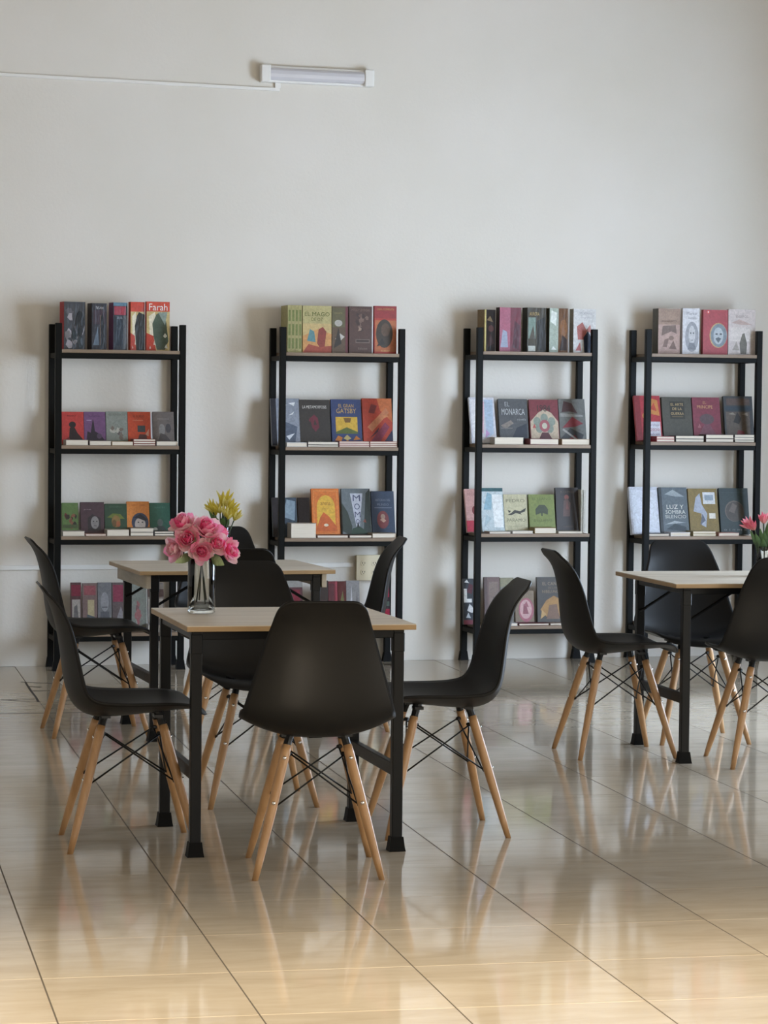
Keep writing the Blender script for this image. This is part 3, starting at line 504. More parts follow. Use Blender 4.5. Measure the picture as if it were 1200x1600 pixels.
('u', 1, 0, 0.0467, 0.06, 0.126, 0.252, 0.03, 0.02, 0.0, '50362f', '50362f', 0, 'dark brown book with engraved figures and a name plate, top board, second bookcase from left', [('t', 'MITOS Y LEYENDAS', 0.5, 0.92, 0.8, 0.05, '8d7468'), ('p', [(0.54, 0.73), (0.5, 0.76), (0.43, 0.72), (0.44, 0.67), (0.5, 0.65), (0.54, 0.64), (0.55, 0.69)], '7d6458'), ('p', [(0.54, 0.7), (0.61, 0.73), (0.59, 0.77), (0.58, 0.81), (0.53, 0.84), (0.47, 0.82), (0.45, 0.76), (0.47, 0.73)], '7d6458'), ('p', [(0.4, 0.6), (0.38, 0.55), (0.43, 0.53), (0.49, 0.55), (0.55, 0.57), (0.5, 0.61), (0.48, 0.64), (0.41, 0.63)], '7d6458'), ('p', [(0.39, 0.79), (0.43, 0.72), (0.48, 0.75), (0.49, 0.82), (0.44, 0.83)], '3a2723'), ('p', [(0.55, 0.77), (0.5, 0.74), (0.55, 0.68), (0.58, 0.67), (0.62, 0.67), (0.65, 0.72), (0.68, 0.77), (0.61, 0.76)], '7d6458'), ('p', [(0.63, 0.49), (0.55, 0.55), (0.48, 0.57), (0.44, 0.5), (0.52, 0.46)], '3a2723'), ('p', [(0.3, 0.84), (0.32, 0.79), (0.38, 0.78), (0.46, 0.8), (0.43, 0.84), (0.37, 0.86)], '3a2723'), ('p', [(0.43, 0.53), (0.39, 0.47), (0.46, 0.48), (0.51, 0.48), (0.54, 0.5), (0.54, 0.54), (0.5, 0.55), (0.45, 0.56)], '98806f'), ('p', [(0.84, 0.71), (0.85, 0.77), (0.78, 0.8), (0.68, 0.77), (0.75, 0.71)], '7d6458'), ('p', [(0.3, 0.65), (0.32, 0.63), (0.37, 0.61), (0.39, 0.65), (0.42, 0.69), (0.37, 0.7), (0.32, 0.72), (0.27, 0.68)], '3a2723'), ('p', [(0.53, 0.77), (0.54, 0.82), (0.47, 0.83), (0.39, 0.8), (0.47, 0.76)], '6b5046'), ('p', [(0.36, 0.64), (0.38, 0.6), (0.47, 0.56), (0.52, 0.61), (0.49, 0.65), (0.44, 0.67)], '7d6458'), ('p', [(0.37, 0.59), (0.41, 0.59), (0.47, 0.59), (0.47, 0.63), (0.45, 0.66), (0.37, 0.69), (0.33, 0.63)], '3a2723'), ('p', [(0.55, 0.8), (0.55, 0.77), (0.58, 0.74), (0.63, 0.74), (0.66, 0.75), (0.72, 0.79), (0.64, 0.83), (0.6, 0.85)], '3a2723'), ('r', 0.28, 0.22, 0.9, 0.3, '7d6c62'), ('r', 0.31, 0.235, 0.87, 0.285, '3c2a26'), ('t', 'Edicion', 0.6, 0.1, 0.4, 0.05, '8d7d72')]),
('u', 1, 0, 0.1869, 0.06, 0.123, 0.2564, 0.03, 0.02, 0.0, 'b03a30', 'b03a30', 0, 'red book with a dark oval picture, top board, second bookcase from left', [('r', 0, 0.74, 1, 1, '962c30'), ('t', 'OBRA COMPLETA', 0.5, 0.93, 0.8, 0.04, 'c9965a'), ('r', 0.03, 0.04, 0.97, 0.7, 'b86a40'), ('e', 0.45, 0.42, 0.38, 0.3, '3b3026'), ('e', 0.5, 0.5, 0.2, 0.14, '5a4434'), ('p', [(0.1, 0.15), (0.35, 0.32), (0.5, 0.2)], '2a2420'), ('t', 'autor', 0.5, 0.06, 0.4, 0.04, 'd0a46c')]),
('u', 1, 1, -0.3555, 0.13, 0.1588, 0.2594, 0.022, 0.22, 0.0, '9aa0ac', '9aa0ac', 1, 'silver plastic wrapped book with white glare marks, second board, second bookcase from left', [('r', 0, 0, 0.18, 1, '3a3a40'), ('p', [(0.3, 0.85), (0.4, 0.95), (0.55, 0.86), (0.45, 0.8)], 'f0f2f4'), ('p', [(0.6, 0.9), (0.85, 0.92), (0.8, 0.84)], 'f0f2f4'), ('p', [(0.6, 0.64), (0.8, 0.72), (0.75, 0.66)], 'f0f2f4'), ('p', [(0.3, 0.6), (0.36, 0.76), (0.42, 0.6)], 'e4e8ee'), ('p', [(0.3, 0.1), (0.5, 0.5), (0.9, 0.4), (0.8, 0.05)], '6b7484'), ('p', [(0.5, 0.2), (0.8, 0.26), (0.6, 0.12)], 'e8ecf2')]),  # white glare on the plastic is drawn as pale print shapes
('u', 1, 1, -0.2003, 0.13, 0.1703, 0.254, 0.022, 0.22, 0.0, '38332f', '38332f', 0, 'black book with white title band and red emblem, second board, second bookcase from left', [('t', 'LA METAMORFOSIS', 0.5, 0.84, 0.78, 0.065, 'e2ded6'), ('t', 'FRANZ KAFKA', 0.52, 0.07, 0.52, 0.06, 'd8d4cc'), ('p', [(0.4, 0.4), (0.36, 0.6), (0.48, 0.68), (0.6, 0.6), (0.64, 0.4), (0.52, 0.3)], '6d2a38'), ('p', [(0.46, 0.45), (0.5, 0.58), (0.56, 0.45)], '38332f'), ('p', [(0.3, 0.55), (0.36, 0.62), (0.36, 0.5)], '6d2a38')]),
('u', 1, 1, -0.0228, 0.13, 0.1678, 0.2577, 0.022, 0.22, 0.0, '34436f', '34436f', 0, 'blue book with yellow picture and gold title, second board, second bookcase from left', [('t', 'EL GRAN', 0.5, 0.86, 0.5, 0.075, 'c9a86a'), ('t', 'GATSBY', 0.5, 0.75, 0.66, 0.1, 'c9a86a'), ('r', 0.14, 0.3, 0.86, 0.62, 'd9b040'), ('p', [(0.4, 0.6), (0.45, 0.5), (0.62, 0.5), (0.66, 0.6)], '7a5a2c'), ('p', [(0.14, 0.3), (0.5, 0.4), (0.86, 0.3), (0.86, 0.26), (0.14, 0.26)], '5d6a30'), ('p', [(0.1, 0.12), (0.2, 0.22), (0.35, 0.18), (0.3, 0.1)], 'd08038'), ('p', [(0.38, 0.16), (0.5, 0.24), (0.64, 0.16), (0.5, 0.12)], 'c9b878'), ('p', [(0.7, 0.12), (0.8, 0.22), (0.95, 0.14)], 'd08038'), ('r', 0.47, 0.02, 0.54, 0.12, 'c98a48')]),
('u', 1, 1, 0.1523, 0.13, 0.1652, 0.2649, 0.022, 0.22, 0.0, 'b8452f', 'b8452f', 0, 'red orange book with diagonal hands, second board, second bookcase from left', [('p', [(0.5, 1), (1, 1), (1, 0.5), (0.6, 0.75)], 'c9703e'), ('p', [(0.2, 0.7), (0.3, 0.88), (0.5, 0.85), (0.4, 0.68)], '7a3030'), ('p', [(0.15, 0.4), (0.8, 0.8), (0.9, 0.7), (0.3, 0.3)], 'c98058'), ('p', [(0.6, 0.0), (1, 0.35), (1, 0)], '2f2c44'), ('p', [(0.25, 0.1), (0.75, 0.5), (0.9, 0.4), (0.55, 0.08)], '8a3a50'), ('p', [(0.6, 0.55), (0.8, 0.68), (0.86, 0.62)], 'd08a5c'), ('p', [(0.2, 0.15), (0.55, 0.4), (0.5, 0.3)], '50283a')]),
('l', 1, 1, -0.3022, 0.012, 0.112, 0.105, 0.0229, 0.0, 'd8d8da', 'closed book lying before the silver wrapped book, second board, second bookcase from left', 'L'),
('l', 1, 1, -0.1867, 0.012, 0.1689, 0.105, 0.0109, 0.0, '4a4440', 'lowest book of stack before the black book, second board, second bookcase from left', 'L'),
('l', 1, 1, -0.1868, 0.012, 0.1689, 0.105, 0.0164, 0.0115, '4a4440', 'topmost book of stack before the black book, second board, second bookcase from left', 'L'),
('l', 1, 1, -0.0143, 0.012, 0.1681, 0.105, 0.0099, 0.0, 'a05a5a', 'lowest book of stack before the blue book, second board, second bookcase from left', 'L'),
('l', 1, 1, -0.0144, 0.012, 0.1681, 0.105, 0.0103, 0.0105, 'a86464', 'middle book of stack before the blue book, second board, second bookcase from left', 'L'),
('l', 1, 1, -0.0145, 0.012, 0.1681, 0.105, 0.0103, 0.0214, '96504f', 'topmost book of stack before the blue book, second board, second bookcase from left', 'L'),
('l', 1, 1, 0.1556, 0.012, 0.1532, 0.105, 0.01, 0.0, '9a5048', 'lowest book of stack before the red orange book, second board, second bookcase from left', 'L'),
('l', 1, 1, 0.1555, 0.012, 0.1533, 0.105, 0.0103, 0.0106, '9a6a5c', 'middle book of stack before the red orange book, second board, second bookcase from left', 'L'),
('l', 1, 1, 0.1554, 0.012, 0.1534, 0.105, 0.0103, 0.0215, 'a04838', 'topmost book of stack before the red orange book, second board, second bookcase from left', 'L'),
('u', 1, 2, -0.3451, 0.13, 0.1342, 0.2114, 0.022, 0.22, 0.0, '4e5a66', '4e5a66', 1, 'slate blue plastic wrapped book, third board, second bookcase from left', [('r', 0, 0, 0.3, 1, '3a3638'), ('p', [(0.4, 0.5), (0.6, 0.95), (0.95, 0.9), (0.9, 0.4)], '93a6b4')]),  # pale shape is the glare strip of the wrap, painted into the cover
('u', 1, 2, -0.2038, 0.13, 0.0638, 0.2115, 0.022, 0.22, 0.0, '2e2624', '2e2624', 1, 'black wrapped book half hidden by orange book, third board, second bookcase from left', [('p', [(0.5, 0.1), (0.7, 0.3), (0.9, 0.1)], '6b2a22')]),
('u', 1, 2, -0.1266, 0.13, 0.1531, 0.2611, 0.022, 0.22, 0.0, 'e07a2c', 'e07a2c', 0, 'orange book with a yellow arch and red mountain, third board, second bookcase from left', [('r', 0.06, 0.04, 0.94, 0.96, 'e89048'), ('r', 0.09, 0.06, 0.91, 0.94, 'df7a2e'), ('r', 0.18, 0.2, 0.84, 0.6, 'e8b840'), ('e', 0.51, 0.6, 0.33, 0.26, 'e8b840'), ('p', [(0.14, 0.15), (0.3, 0.4), (0.42, 0.5), (0.6, 0.42), (0.88, 0.2), (0.88, 0.1), (0.14, 0.1)], 'cf6428'), ('e', 0.5, 0.23, 0.08, 0.03, 'f0e0c0'), ('t', 'arena', 0.5, 0.68, 0.36, 0.06, 'a87428'), ('t', 'viento', 0.52, 0.58, 0.3, 0.04, 'c09038')]),
('u', 1, 2, 0.0408, 0.13, 0.1594, 0.2615, 0.022, 0.22, 0.0, '6b7478', '6b7478', 0, 'grey green book with a tapering pale column of letters, third board, second bookcase from left', [('p', [(0.3, 0.9), (0.74, 0.9), (0.6, 0.2), (0.48, 0.2)], 'c4c8d4'), ('t', 'M', 0.52, 0.8, 0.26, 0.13, '4a5070'), ('t', 'O', 0.53, 0.62, 0.2, 0.13, '4a5070'), ('t', 'M', 0.54, 0.45, 0.2, 0.12, '4a5070'), ('t', 'O', 0.54, 0.3, 0.15, 0.11, '4a5070'), ('p', [(0, 0.1), (0.0, 0.7), (0.2, 0.5), (0.34, 0.2), (0.3, 0.0)], '2e3a32'), ('p', [(0.75, 0.2), (0.85, 0.9), (1, 1), (1, 0), (0.7, 0)], '2c3a36'), ('p', [(0.25, 0), (0.35, 0.16), (0.6, 0.2), (0.8, 0.12), (0.85, 0)], '23402f'), ('p', [(0.72, 0.3), (0.8, 0.36), (0.84, 0.28)], '8a4a38'), ('p', [(0.5, 0.18), (0.54, 0.32), (0.6, 0.18)], '15201c')]),
('u', 1, 2, 0.2071, 0.13, 0.1278, 0.2476, 0.022, 0.22, 0.0, '2f3f57', '2f3f57', 0, 'navy book with gold lines and red oval emblem, third board, second bookcase from left', [('t', 'HISTORIAS DEL', 0.5, 0.8, 0.66, 0.05, '7d8494'), ('t', 'MUNDO', 0.5, 0.7, 0.5, 0.05, '7d8494'), ('r', 0.12, 0.62, 0.88, 0.635, '7d8494'), ('e', 0.48, 0.36, 0.26, 0.2, '7d3a3c'), ('e', 0.48, 0.43, 0.1, 0.06, 'a88a78'), ('p', [(0.34, 0.36), (0.5, 0.4), (0.62, 0.34), (0.5, 0.3)], 'c09a84'), ('t', 'clasicos', 0.5, 0.08, 0.4, 0.03, '6a7386')]),
('l', 1, 2, -0.2734, 0.012, 0.1369, 0.105, 0.0787, 0.0, 'c8beb2', 'closed book lying before the slate and black wrapped books, third board, second bookcase from left', 'L'),
('l', 1, 2, -0.1294, 0.012, 0.1694, 0.105, 0.0154, 0.0, '7d5a48', 'closed book lying before the orange book, third board, second bookcase from left', 'L'),
('l', 1, 2, 0.0471, 0.012, 0.1242, 0.105, 0.0155, 0.0, '5a4a42', 'closed book lying before the grey green lettered book, third board, second bookcase from left', 'L'),
('l', 1, 2, 0.1749, 0.012, 0.1339, 0.105, 0.0242, 0.0, 'b5a692', 'closed book lying before the navy book, third board, second bookcase from left', 'L'),
('u', 1, 3, -0.2751, 0.1, 0.0919, 0.2633, 0.022, 0.12, 0.0, '5d3c40', '5d3c40', 1, 'wrapped maroon book with grey header, bottom board, second bookcase from left', [('r', 0, 0.85, 1, 1, '9a9894'), ('r', 0.1, 0.1, 0.85, 0.8, '7d2838')]),
('u', 1, 3, -0.1089, 0.1, 0.0675, 0.2588, 0.022, 0.12, 0.0, '3e3330', '3e3330', 1, 'wrapped dark brown book, bottom board, second bookcase from left', [('r', 0.1, 0.2, 0.9, 0.6, '4d3c3a')]),
('u', 1, 3, -0.0396, 0.1, 0.0516, 0.255, 0.022, 0.12, 0.0, '74303a', '74303a', 1, 'wrapped book with red stripe at right edge, bottom board, second bookcase from left', [('r', 0.75, 0.0, 0.95, 1, '9a4450'), ('r', 0.05, 0.4, 0.6, 0.95, '5d3036')]),
('u', 1, 3, 0.0138, 0.1, 0.0446, 0.2546, 0.022, 0.12, 0.0, '5a2624', '5a2624', 1, 'wrapped dark red book with olive leaf, bottom board, second bookcase from left', [('p', [(0.3, 0.6), (0.6, 0.8), (0.8, 0.5)], '6d6a40'), ('p', [(0.4, 0.4), (0.8, 0.3), (0.9, 0.15)], 'c9c4bd')]),
('u', 1, 3, 0.0602, 0.1, 0.0733, 0.2577, 0.022, 0.12, 0.0, '8b898a', '8b898a', 1, 'crinkled grey plastic wrapped book, bottom board, second bookcase from left', [('p', [(0.2, 0.2), (0.4, 0.9), (0.5, 0.2)], 'c0c0c4'), ('p', [(0.6, 0.1), (0.8, 0.8), (0.95, 0.1)], '6d6b6c')]),
('u', 1, 3, 0.2554, 0.1, 0.0468, 0.2565, 0.022, 0.12, 0.0, '3a3034', '3a3034', 1, 'wrapped dark book with pink red panels, bottom board, second bookcase from left', [('r', 0.3, 0.65, 0.95, 0.9, 'a8304a'), ('r', 0.3, 0.1, 0.95, 0.4, 'b02c48'), ('r', 0.3, 0.46, 0.95, 0.56, '5d6a60')]),
('u', 2, 0, -0.2856, 0.07, 0.0734, 0.2278, 0.065, 0, 0.35, '2f2622', '7d6848', 1, 'dark book with gilt spine glare, top board, third bookcase from left', [('r', 0, 0, 0.15, 1, 'c9b878'), ('e', 0.6, 0.55, 0.25, 0.08, '5a3c38'), ('p', [(0.3, 0.1), (0.5, 0.45), (0.9, 0.2)], '46302c'), ('p', [(0.2, 0.75), (0.5, 0.85), (0.8, 0.7)], '7d6a50')]),  # yellowish strip at the left is glare painted into the print
('u', 2, 0, -0.1996, 0.07, 0.1301, 0.2418, 0.046, 0, 0.15, '6d1f2c', '35282a', 1, 'maroon book with a pink left half, top board, third bookcase from left', [('r', 0, 0, 0.5, 1, 'a5586c'), ('p', [(0.05, 0.1), (0.15, 0.5), (0.35, 0.45), (0.4, 0.1)], '9aa0b4'), ('p', [(0.6, 0.1), (0.7, 0.7), (0.95, 0.6), (0.9, 0.05)], '4d1420')]),  # pinkish left half is glare put into the cover colour
('u', 2, 0, -0.0407, 0.07, 0.122, 0.2434, 0.058, 0, 0.2, '4b4436', '3a3a36', 1, 'olive black book with gold title and pale green panel, top board, third bookcase from left', [('r', 0.05, 0.3, 0.42, 0.78, '7d9084'), ('t', 'AURORA', 0.35, 0.86, 0.5, 0.08, 'b89a58'), ('r', 0.05, 0.02, 0.42, 0.14, 'c9ccc4'), ('p', [(0.5, 0.05), (0.5, 0.7), (0.9, 0.8), (0.95, 0.05)], '33302a'), ('p', [(0.1, 0.3), (0.3, 0.6), (0.4, 0.3)], '5a5448')]),
('u', 2, 0, 0.0862, 0.07, 0.1168, 0.2422, 0.054, 0, 0.2, '6d4a2c', '36382f', 1, 'book half pale green and half orange brown, top board, third bookcase from left', [('r', 0, 0, 0.48, 1, 'a9b4a6'), ('p', [(0.05, 0.7), (0.1, 0.95), (0.4, 0.9), (0.35, 0.6)], 'dfe4dc'), ('e', 0.75, 0.55, 0.2, 0.2, '8a5c34'), ('p', [(0.55, 0.05), (0.7, 0.4), (0.95, 0.3), (0.95, 0.05)], '3a281c'), ('p', [(0.1, 0.06), (0.2, 0.14), (0.4, 0.06)], 'e4e8e2')]),
('u', 2, 0, 0.2249, 0.07, 0.138, 0.2416, 0.047, 0, 0.15, 'd2d0ce', '98948a', 1, 'white wrapped book with red and navy blobs, top board, third bookcase from left', [('t', 'POEMAS', 0.55, 0.9, 0.5, 0.05, '9c9a9e'), ('t', 'elegidos', 0.55, 0.8, 0.5, 0.05, 'a8a6aa'), ('p', [(0.2, 0.3), (0.15, 0.6), (0.4, 0.7), (0.6, 0.5), (0.5, 0.3)], 'b06a64'), ('p', [(0.55, 0.5), (0.75, 0.65), (0.8, 0.45)], 'c98a84'), ('p', [(0.5, 0.0), (0.45, 0.35), (0.65, 0.5), (0.8, 0.35), (0.8, 0)], '2c3346'), ('p', [(0.1, 0.05), (0.3, 0.25), (0.35, 0.05)], 'a85a58')]),
('u', 2, 1, -0.3396, 0.1, 0.1429, 0.2606, 0.022, 0.3, 0.0, 'dcdce4', 'dcdce4', 0, 'white book tinted pink and pale blue, second board, third bookcase from left', [('r', 0.05, 0.05, 0.3, 0.95, 'f2f0f2'), ('p', [(0.3, 0.3), (0.4, 0.95), (0.6, 0.9), (0.5, 0.2)], 'e8c4d0'), ('p', [(0.6, 0.1), (0.6, 0.95), (0.95, 0.95), (0.9, 0.2)], 'b8cbe0'), ('p', [(0.55, 0.1), (0.6, 0.3), (0.75, 0.2)], 'c8a0d0')]),
('u', 2, 1, -0.1689, 0.13, 0.1661, 0.2498, 0.022, 0.22, 0.0, '55575a', '55575a', 0, 'dark grey book with white block title, second board, third bookcase from left', [('t', 'EL', 0.3, 0.88, 0.16, 0.1, 'b4b6b8'), ('t', 'MONARCA', 0.5, 0.71, 0.8, 0.14, 'c4c6c8'), ('p', [(0.05, 0.4), (0.4, 0.52), (0.5, 0.45), (0.2, 0.32)], '8a8078'), ('p', [(0.35, 0.02), (0.6, 0.35), (0.95, 0.45), (0.95, 0.02)], '2e3440'), ('t', 'novela', 0.78, 0.54, 0.3, 0.05, 'a8a8aa'), ('r', 0.05, 0.33, 0.45, 0.35, '7d7874')]),
('u', 2, 1, 0.0083, 0.13, 0.1671, 0.2481, 0.022, 0.22, 0.0, '7d3038', '7d3038', 0, 'maroon book with a sage flower on cream, second board, third bookcase from left', [('p', [(0.02, 0.05), (0.02, 0.5), (0.3, 0.7), (0.5, 0.78), (0.75, 0.7), (0.98, 0.5), (0.98, 0.05)], 'cbb8a0'), ('t', '1984', 0.5, 0.8, 0.45, 0.15, '40302c'), ('e', 0.25, 0.5, 0.13, 0.1, '8d988c'), ('e', 0.75, 0.5, 0.13, 0.1, '8d988c'), ('e', 0.32, 0.34, 0.13, 0.1, '8d988c'), ('e', 0.68, 0.34, 0.13, 0.1, '8d988c'), ('e', 0.5, 0.58, 0.13, 0.1, '8d988c'), ('e', 0.5, 0.4, 0.18, 0.14, 'a85c64'), ('e', 0.5, 0.4, 0.09, 0.07, 'c9c8b4'), ('p', [(0.25, 0.05), (0.4, 0.25), (0.62, 0.25), (0.78, 0.05)], '5a2c32'), ('p', [(0.08, 0.35), (0.15, 0.45), (0.2, 0.35)], 'c0605c')]),
('u', 2, 1, 0.1792, 0.13, 0.1531, 0.2535, 0.022, 0.22, 0.0, '6d6e6a', '6d6e6a', 0, 'grey book with dark red diagonal streaks, second board, third bookcase from left', [('p', [(0.1, 0.7), (0.2, 0.95), (0.5, 0.9), (0.7, 0.68), (0.4, 0.72)], '4a2a2a'), ('p', [(0.1, 0.35), (0.5, 0.6), (0.9, 0.45), (0.6, 0.38)], '8a2e38'), ('p', [(0.05, 0.6), (0.9, 0.6), (0.9, 0.64), (0.05, 0.68)], '9a9a96'), ('p', [(0, 0.1), (0.4, 0.35), (0.9, 0.2), (0.8, 0.05)], '3a3c40'), ('p', [(0.2, 0.05), (0.55, 0.2), (0.8, 0.0)], '7a2a34'), ('p', [(0.1, 0.3), (0.6, 0.08), (0.62, 0.12), (0.14, 0.34)], 'aaa8a4')]),
('l', 2, 1, -0.2373, 0.012, 0.1643, 0.105, 0.0383, 0.0, 'd0c8b8', 'closed book lying before the dark grey book, second board, third bookcase from left', 'L'),
('l', 2, 1, -0.0346, 0.012, 0.1636, 0.105, 0.0315, 0.0, '8a4a4c', 'closed book lying before the maroon flower book, second board, third bookcase from left', 'L'),
('l', 2, 1, 0.1474, 0.012, 0.1614, 0.105, 0.0316, 0.0, 'a88a6a', 'closed book lying before the grey streaked book, second board, third bookcase from left', 'L'),
('u', 2, 2, -0.3601, 0.1, 0.0695, 0.2428, 0.022, 0.3, 0.0, 'cf9f98', 'cf9f98', 0, 'pale pink book with a dark red spot, third board, third bookcase from left', [('e', 0.7, 0.5, 0.18, 0.1, '7d2a30'), ('r', 0, 0, 1, 0.26, 'c03048'), ('t', 'rosa', 0.5, 0.88, 0.6, 0.06, 'a87a78')]),
('u', 2, 2, -0.2652, 0.13, 0.1288, 0.2457, 0.022, 0.24, 0.0, 'cfdce0', 'cfdce0', 1, 'silvery white wrapped book with teal header, third board, third bookcase from left', [('r', 0, 0.92, 1, 1, '456a70'), ('p', [(0.1, 0.5), (0.3, 0.9), (0.5, 0.85), (0.45, 0.5)], '9cc0d0'), ('p', [(0.55, 0.1), (0.5, 0.85), (0.95, 0.85), (0.95, 0.1)], 'f6fafa'), ('p', [(0.1, 0.1), (0.2, 0.4), (0.45, 0.3)], 'b8ccd4')]),  # near-white shape is film glare painted on the cover
('u', 2, 2, -0.1345, 0.13, 0.1331, 0.209, 0.022, 0.22, 0.0, 'c9c3a0', 'c9c3a0', 0, 'cream book with a dark running creature, third board, third bookcase from left', [('t', 'PEDRO', 0.5, 0.83, 0.8, 0.085, '7d7a64'), ('t', 'PARAMO', 0.5, 0.31, 0.8, 0.085, '7d7a64'), ('p', [(0.12, 0.45), (0.3, 0.5), (0.45, 0.58), (0.7, 0.55), (0.95, 0.64), (0.9, 0.54), (0.7, 0.5), (0.75, 0.46), (0.5, 0.5), (0.3, 0.44)], '33312a'), ('p', [(0.2, 0.5), (0.16, 0.58), (0.3, 0.55)], '33312a'), ('t', 'JUAN RULFO', 0.5, 0.14, 0.5, 0.04, '9a9678')]),
('u', 2, 2, 0.0097, 0.13, 0.1486, 0.2093, 0.022, 0.22, 0.0, '7d8a42', '7d8a42', 0, 'green book with a dark tree, third board, third bookcase from left', [('t', 'EL LLANO', 0.5, 0.88, 0.72, 0.07, '5d6a30'), ('t', 'EN LLAMAS', 0.52, 0.3, 0.7, 0.06, '5d6a30'), ('p', [(0.25, 0.45), (0.25, 0.6), (0.4, 0.72), (0.62, 0.72), (0.74, 0.6), (0.72, 0.46), (0.52, 0.5), (0.52, 0.42), (0.46, 0.42), (0.46, 0.5)], '3a4428')]),
('u', 2, 2, 0.1645, 0.13, 0.1307, 0.2469, 0.022, 0.16, 0.0, '2a2120', '2a2120', 0, 'black brown book with a reddish robed figure, third board, third bookcase from left', [('t', 'EL CASTILLO', 0.52, 0.9, 0.6, 0.045, '6d5a50'), ('e', 0.48, 0.78, 0.1, 0.06, '8a4a44'), ('p', [(0.3, 0.35), (0.35, 0.7), (0.5, 0.76), (0.65, 0.65), (0.6, 0.35)], '5f4540'), ('p', [(0.42, 0.5), (0.5, 0.7), (0.58, 0.5)], '7d4c48'), ('t', 'cuentos', 0.5, 0.12, 0.4, 0.04, '5d4a44')]),
('l', 2, 2, -0.2605, 0.012, 0.1204, 0.105, 0.0105, 0.0, 'c9c6be', 'closed book lying before the silvery wrapped book, third board, third bookcase from left', 'L'),
('l', 2, 2, -0.1291, 0.012, 0.1173, 0.105, 0.014, 0.0, 'd8d6d0', 'closed book lying before the cream book, third board, third bookcase from left', 'L'),
('l', 2, 2, -0.0026, 0.012, 0.1234, 0.105, 0.0316, 0.0, 'a08858', 'closed book lying before the green book, third board, third bookcase from left', 'L'),
('l', 2, 2, 0.1336, 0.012, 0.1388, 0.105, 0.0123, 0.0, 'b8b2a6', 'closed book lying before the black brown book, third board, third bookcase from left', 'L'),
('s', 2, 2, 0.2982, 0.12, 0.0112, 0.235, 0.12, 'd8d4c6', 'cfcabb', 'left of two thin pale upright spines, third board, third bookcase from left'),
('s', 2, 2, 0.3132, 0.12, 0.0112, 0.235, 0.12, 'd8d4c6', 'cfcabb', 'right of two thin pale upright spines, third board, third bookcase from left'),
('u', 2, 3, -0.3756, 0.1, 0.0695, 0.2517, 0.022, 0.1, 0.0, '3a3d42', '3a3d42', 1, 'black and white wrapped book with big letter shapes, bottom board, third bookcase from left', [('r', 0.05, 0.48, 0.3, 0.78, 'e8e8e6'), ('r', 0.3, 0.48, 0.7, 0.56, 'e8e8e6'), ('p', [(0.3, 0.7), (0.5, 0.9), (0.8, 0.85), (0.7, 0.66)], '5a2a34'), ('p', [(0.1, 0.92), (0.3, 0.98), (0.5, 0.9)], 'e0e0de'), ('p', [(0.3, 0.3), (0.5, 0.45), (0.7, 0.4), (0.9, 0.3), (0.7, 0.25)], 'd8d8d8'), ('p', [(0.2, 0.15), (0.4, 0.26), (0.6, 0.14)], 'c0c4c8'), ('r', 0, 0, 1, 0.1, '7a3a44')]),
('u', 2, 3, -0.2548, 0.1, 0.0882, 0.2597, 0.022, 0.1, 0.0, '6d5450', '6d5450', 0, 'mauve brown book behind the front post, bottom board, third bookcase from left', [('r', 0.3, 0.1, 0.9, 0.9, '7d6a60'), ('r', 0, 0, 0.2, 1, '523c3c'), ('p', [(0.4, 0.2), (0.6, 0.6), (0.85, 0.3)], '4d3c38')]),
('u', 2, 3, -0.1599, 0.11, 0.0774, 0.2549, 0.022, 0.1, 0.0, '8a866a', '8a866a', 0, 'olive topped book behind the black chair back, bottom board, third bookcase from left', [('r', 0, 0, 1, 0.8, '77726a'), ('p', [(0.3, 0.1), (0.6, 0.5), (0.9, 0.2)], 'a09c94')]),
('u', 2, 3, -0.0783, 0.1, 0.1091, 0.1827, 0.022, 0.12, 0.0, '7d6a52', '7d6a52', 0, 'small brown book with a pink oval, bottom board, third bookcase from left', [('e', 0.58, 0.42, 0.4, 0.36, 'a85868'), ('e', 0.56, 0.44, 0.32, 0.29, 'cfa4a4'), ('p', [(0.4, 0.3), (0.45, 0.6), (0.6, 0.55), (0.7, 0.3)], '8a4452'), ('p', [(0.45, 0.55), (0.6, 0.68), (0.72, 0.5)], '9a5462'), ('r', 0, 0, 1, 0.06, '7d3a4a')]),
('u', 2, 3, 0.0495, 0.1, 0.1729, 0.2575, 0.022, 0.1, 0.0, '3d3833', '3d3833', 0, 'dark grey book with gold picture and title, bottom board, third bookcase from left', [('t', 'EL CANTAR', 0.55, 0.86, 0.74, 0.07, 'a08c74'), ('t', 'DE LOS', 0.52, 0.77, 0.3, 0.04, '8a7860'), ('t', 'NIBELUNGOS', 0.52, 0.69, 0.7, 0.06, '9a8468'), ('p', [(0.1, 0.3), (0.3, 0.5), (0.55, 0.6), (0.85, 0.5), (0.95, 0.3), (0.8, 0.15), (0.3, 0.15)], 'a87c3c'), ('p', [(0.3, 0.1), (0.4, 0.4), (0.65, 0.42), (0.75, 0.1)], '7a5a44'), ('p', [(0.1, 0.1), (0.15, 0.3), (0.3, 0.2)], 'c09a5c'), ('p', [(0.75, 0.2), (0.9, 0.32), (0.92, 0.12)], 'c09a5c')]),
('l', 2, 3, -0.1631, 0.012, 0.0696, 0.083, 0.014, 0.0, 'd4d4d8', 'closed book lying before the olive topped book, bottom board, third bookcase from left', 'L'),
('l', 2, 3, -0.0861, 0.012, 0.1729, 0.083, 0.0123, 0.0, '5d2a30', 'closed book lying before the pink oval book, bottom board, third bookcase from left', 'L'),
('l', 2, 3, 0.0942, 0.012, 0.111, 0.083, 0.0123, 0.0, '8a7a70', 'closed book lying before the dark grey gold titled book, bottom board, third bookcase from left', 'L'),
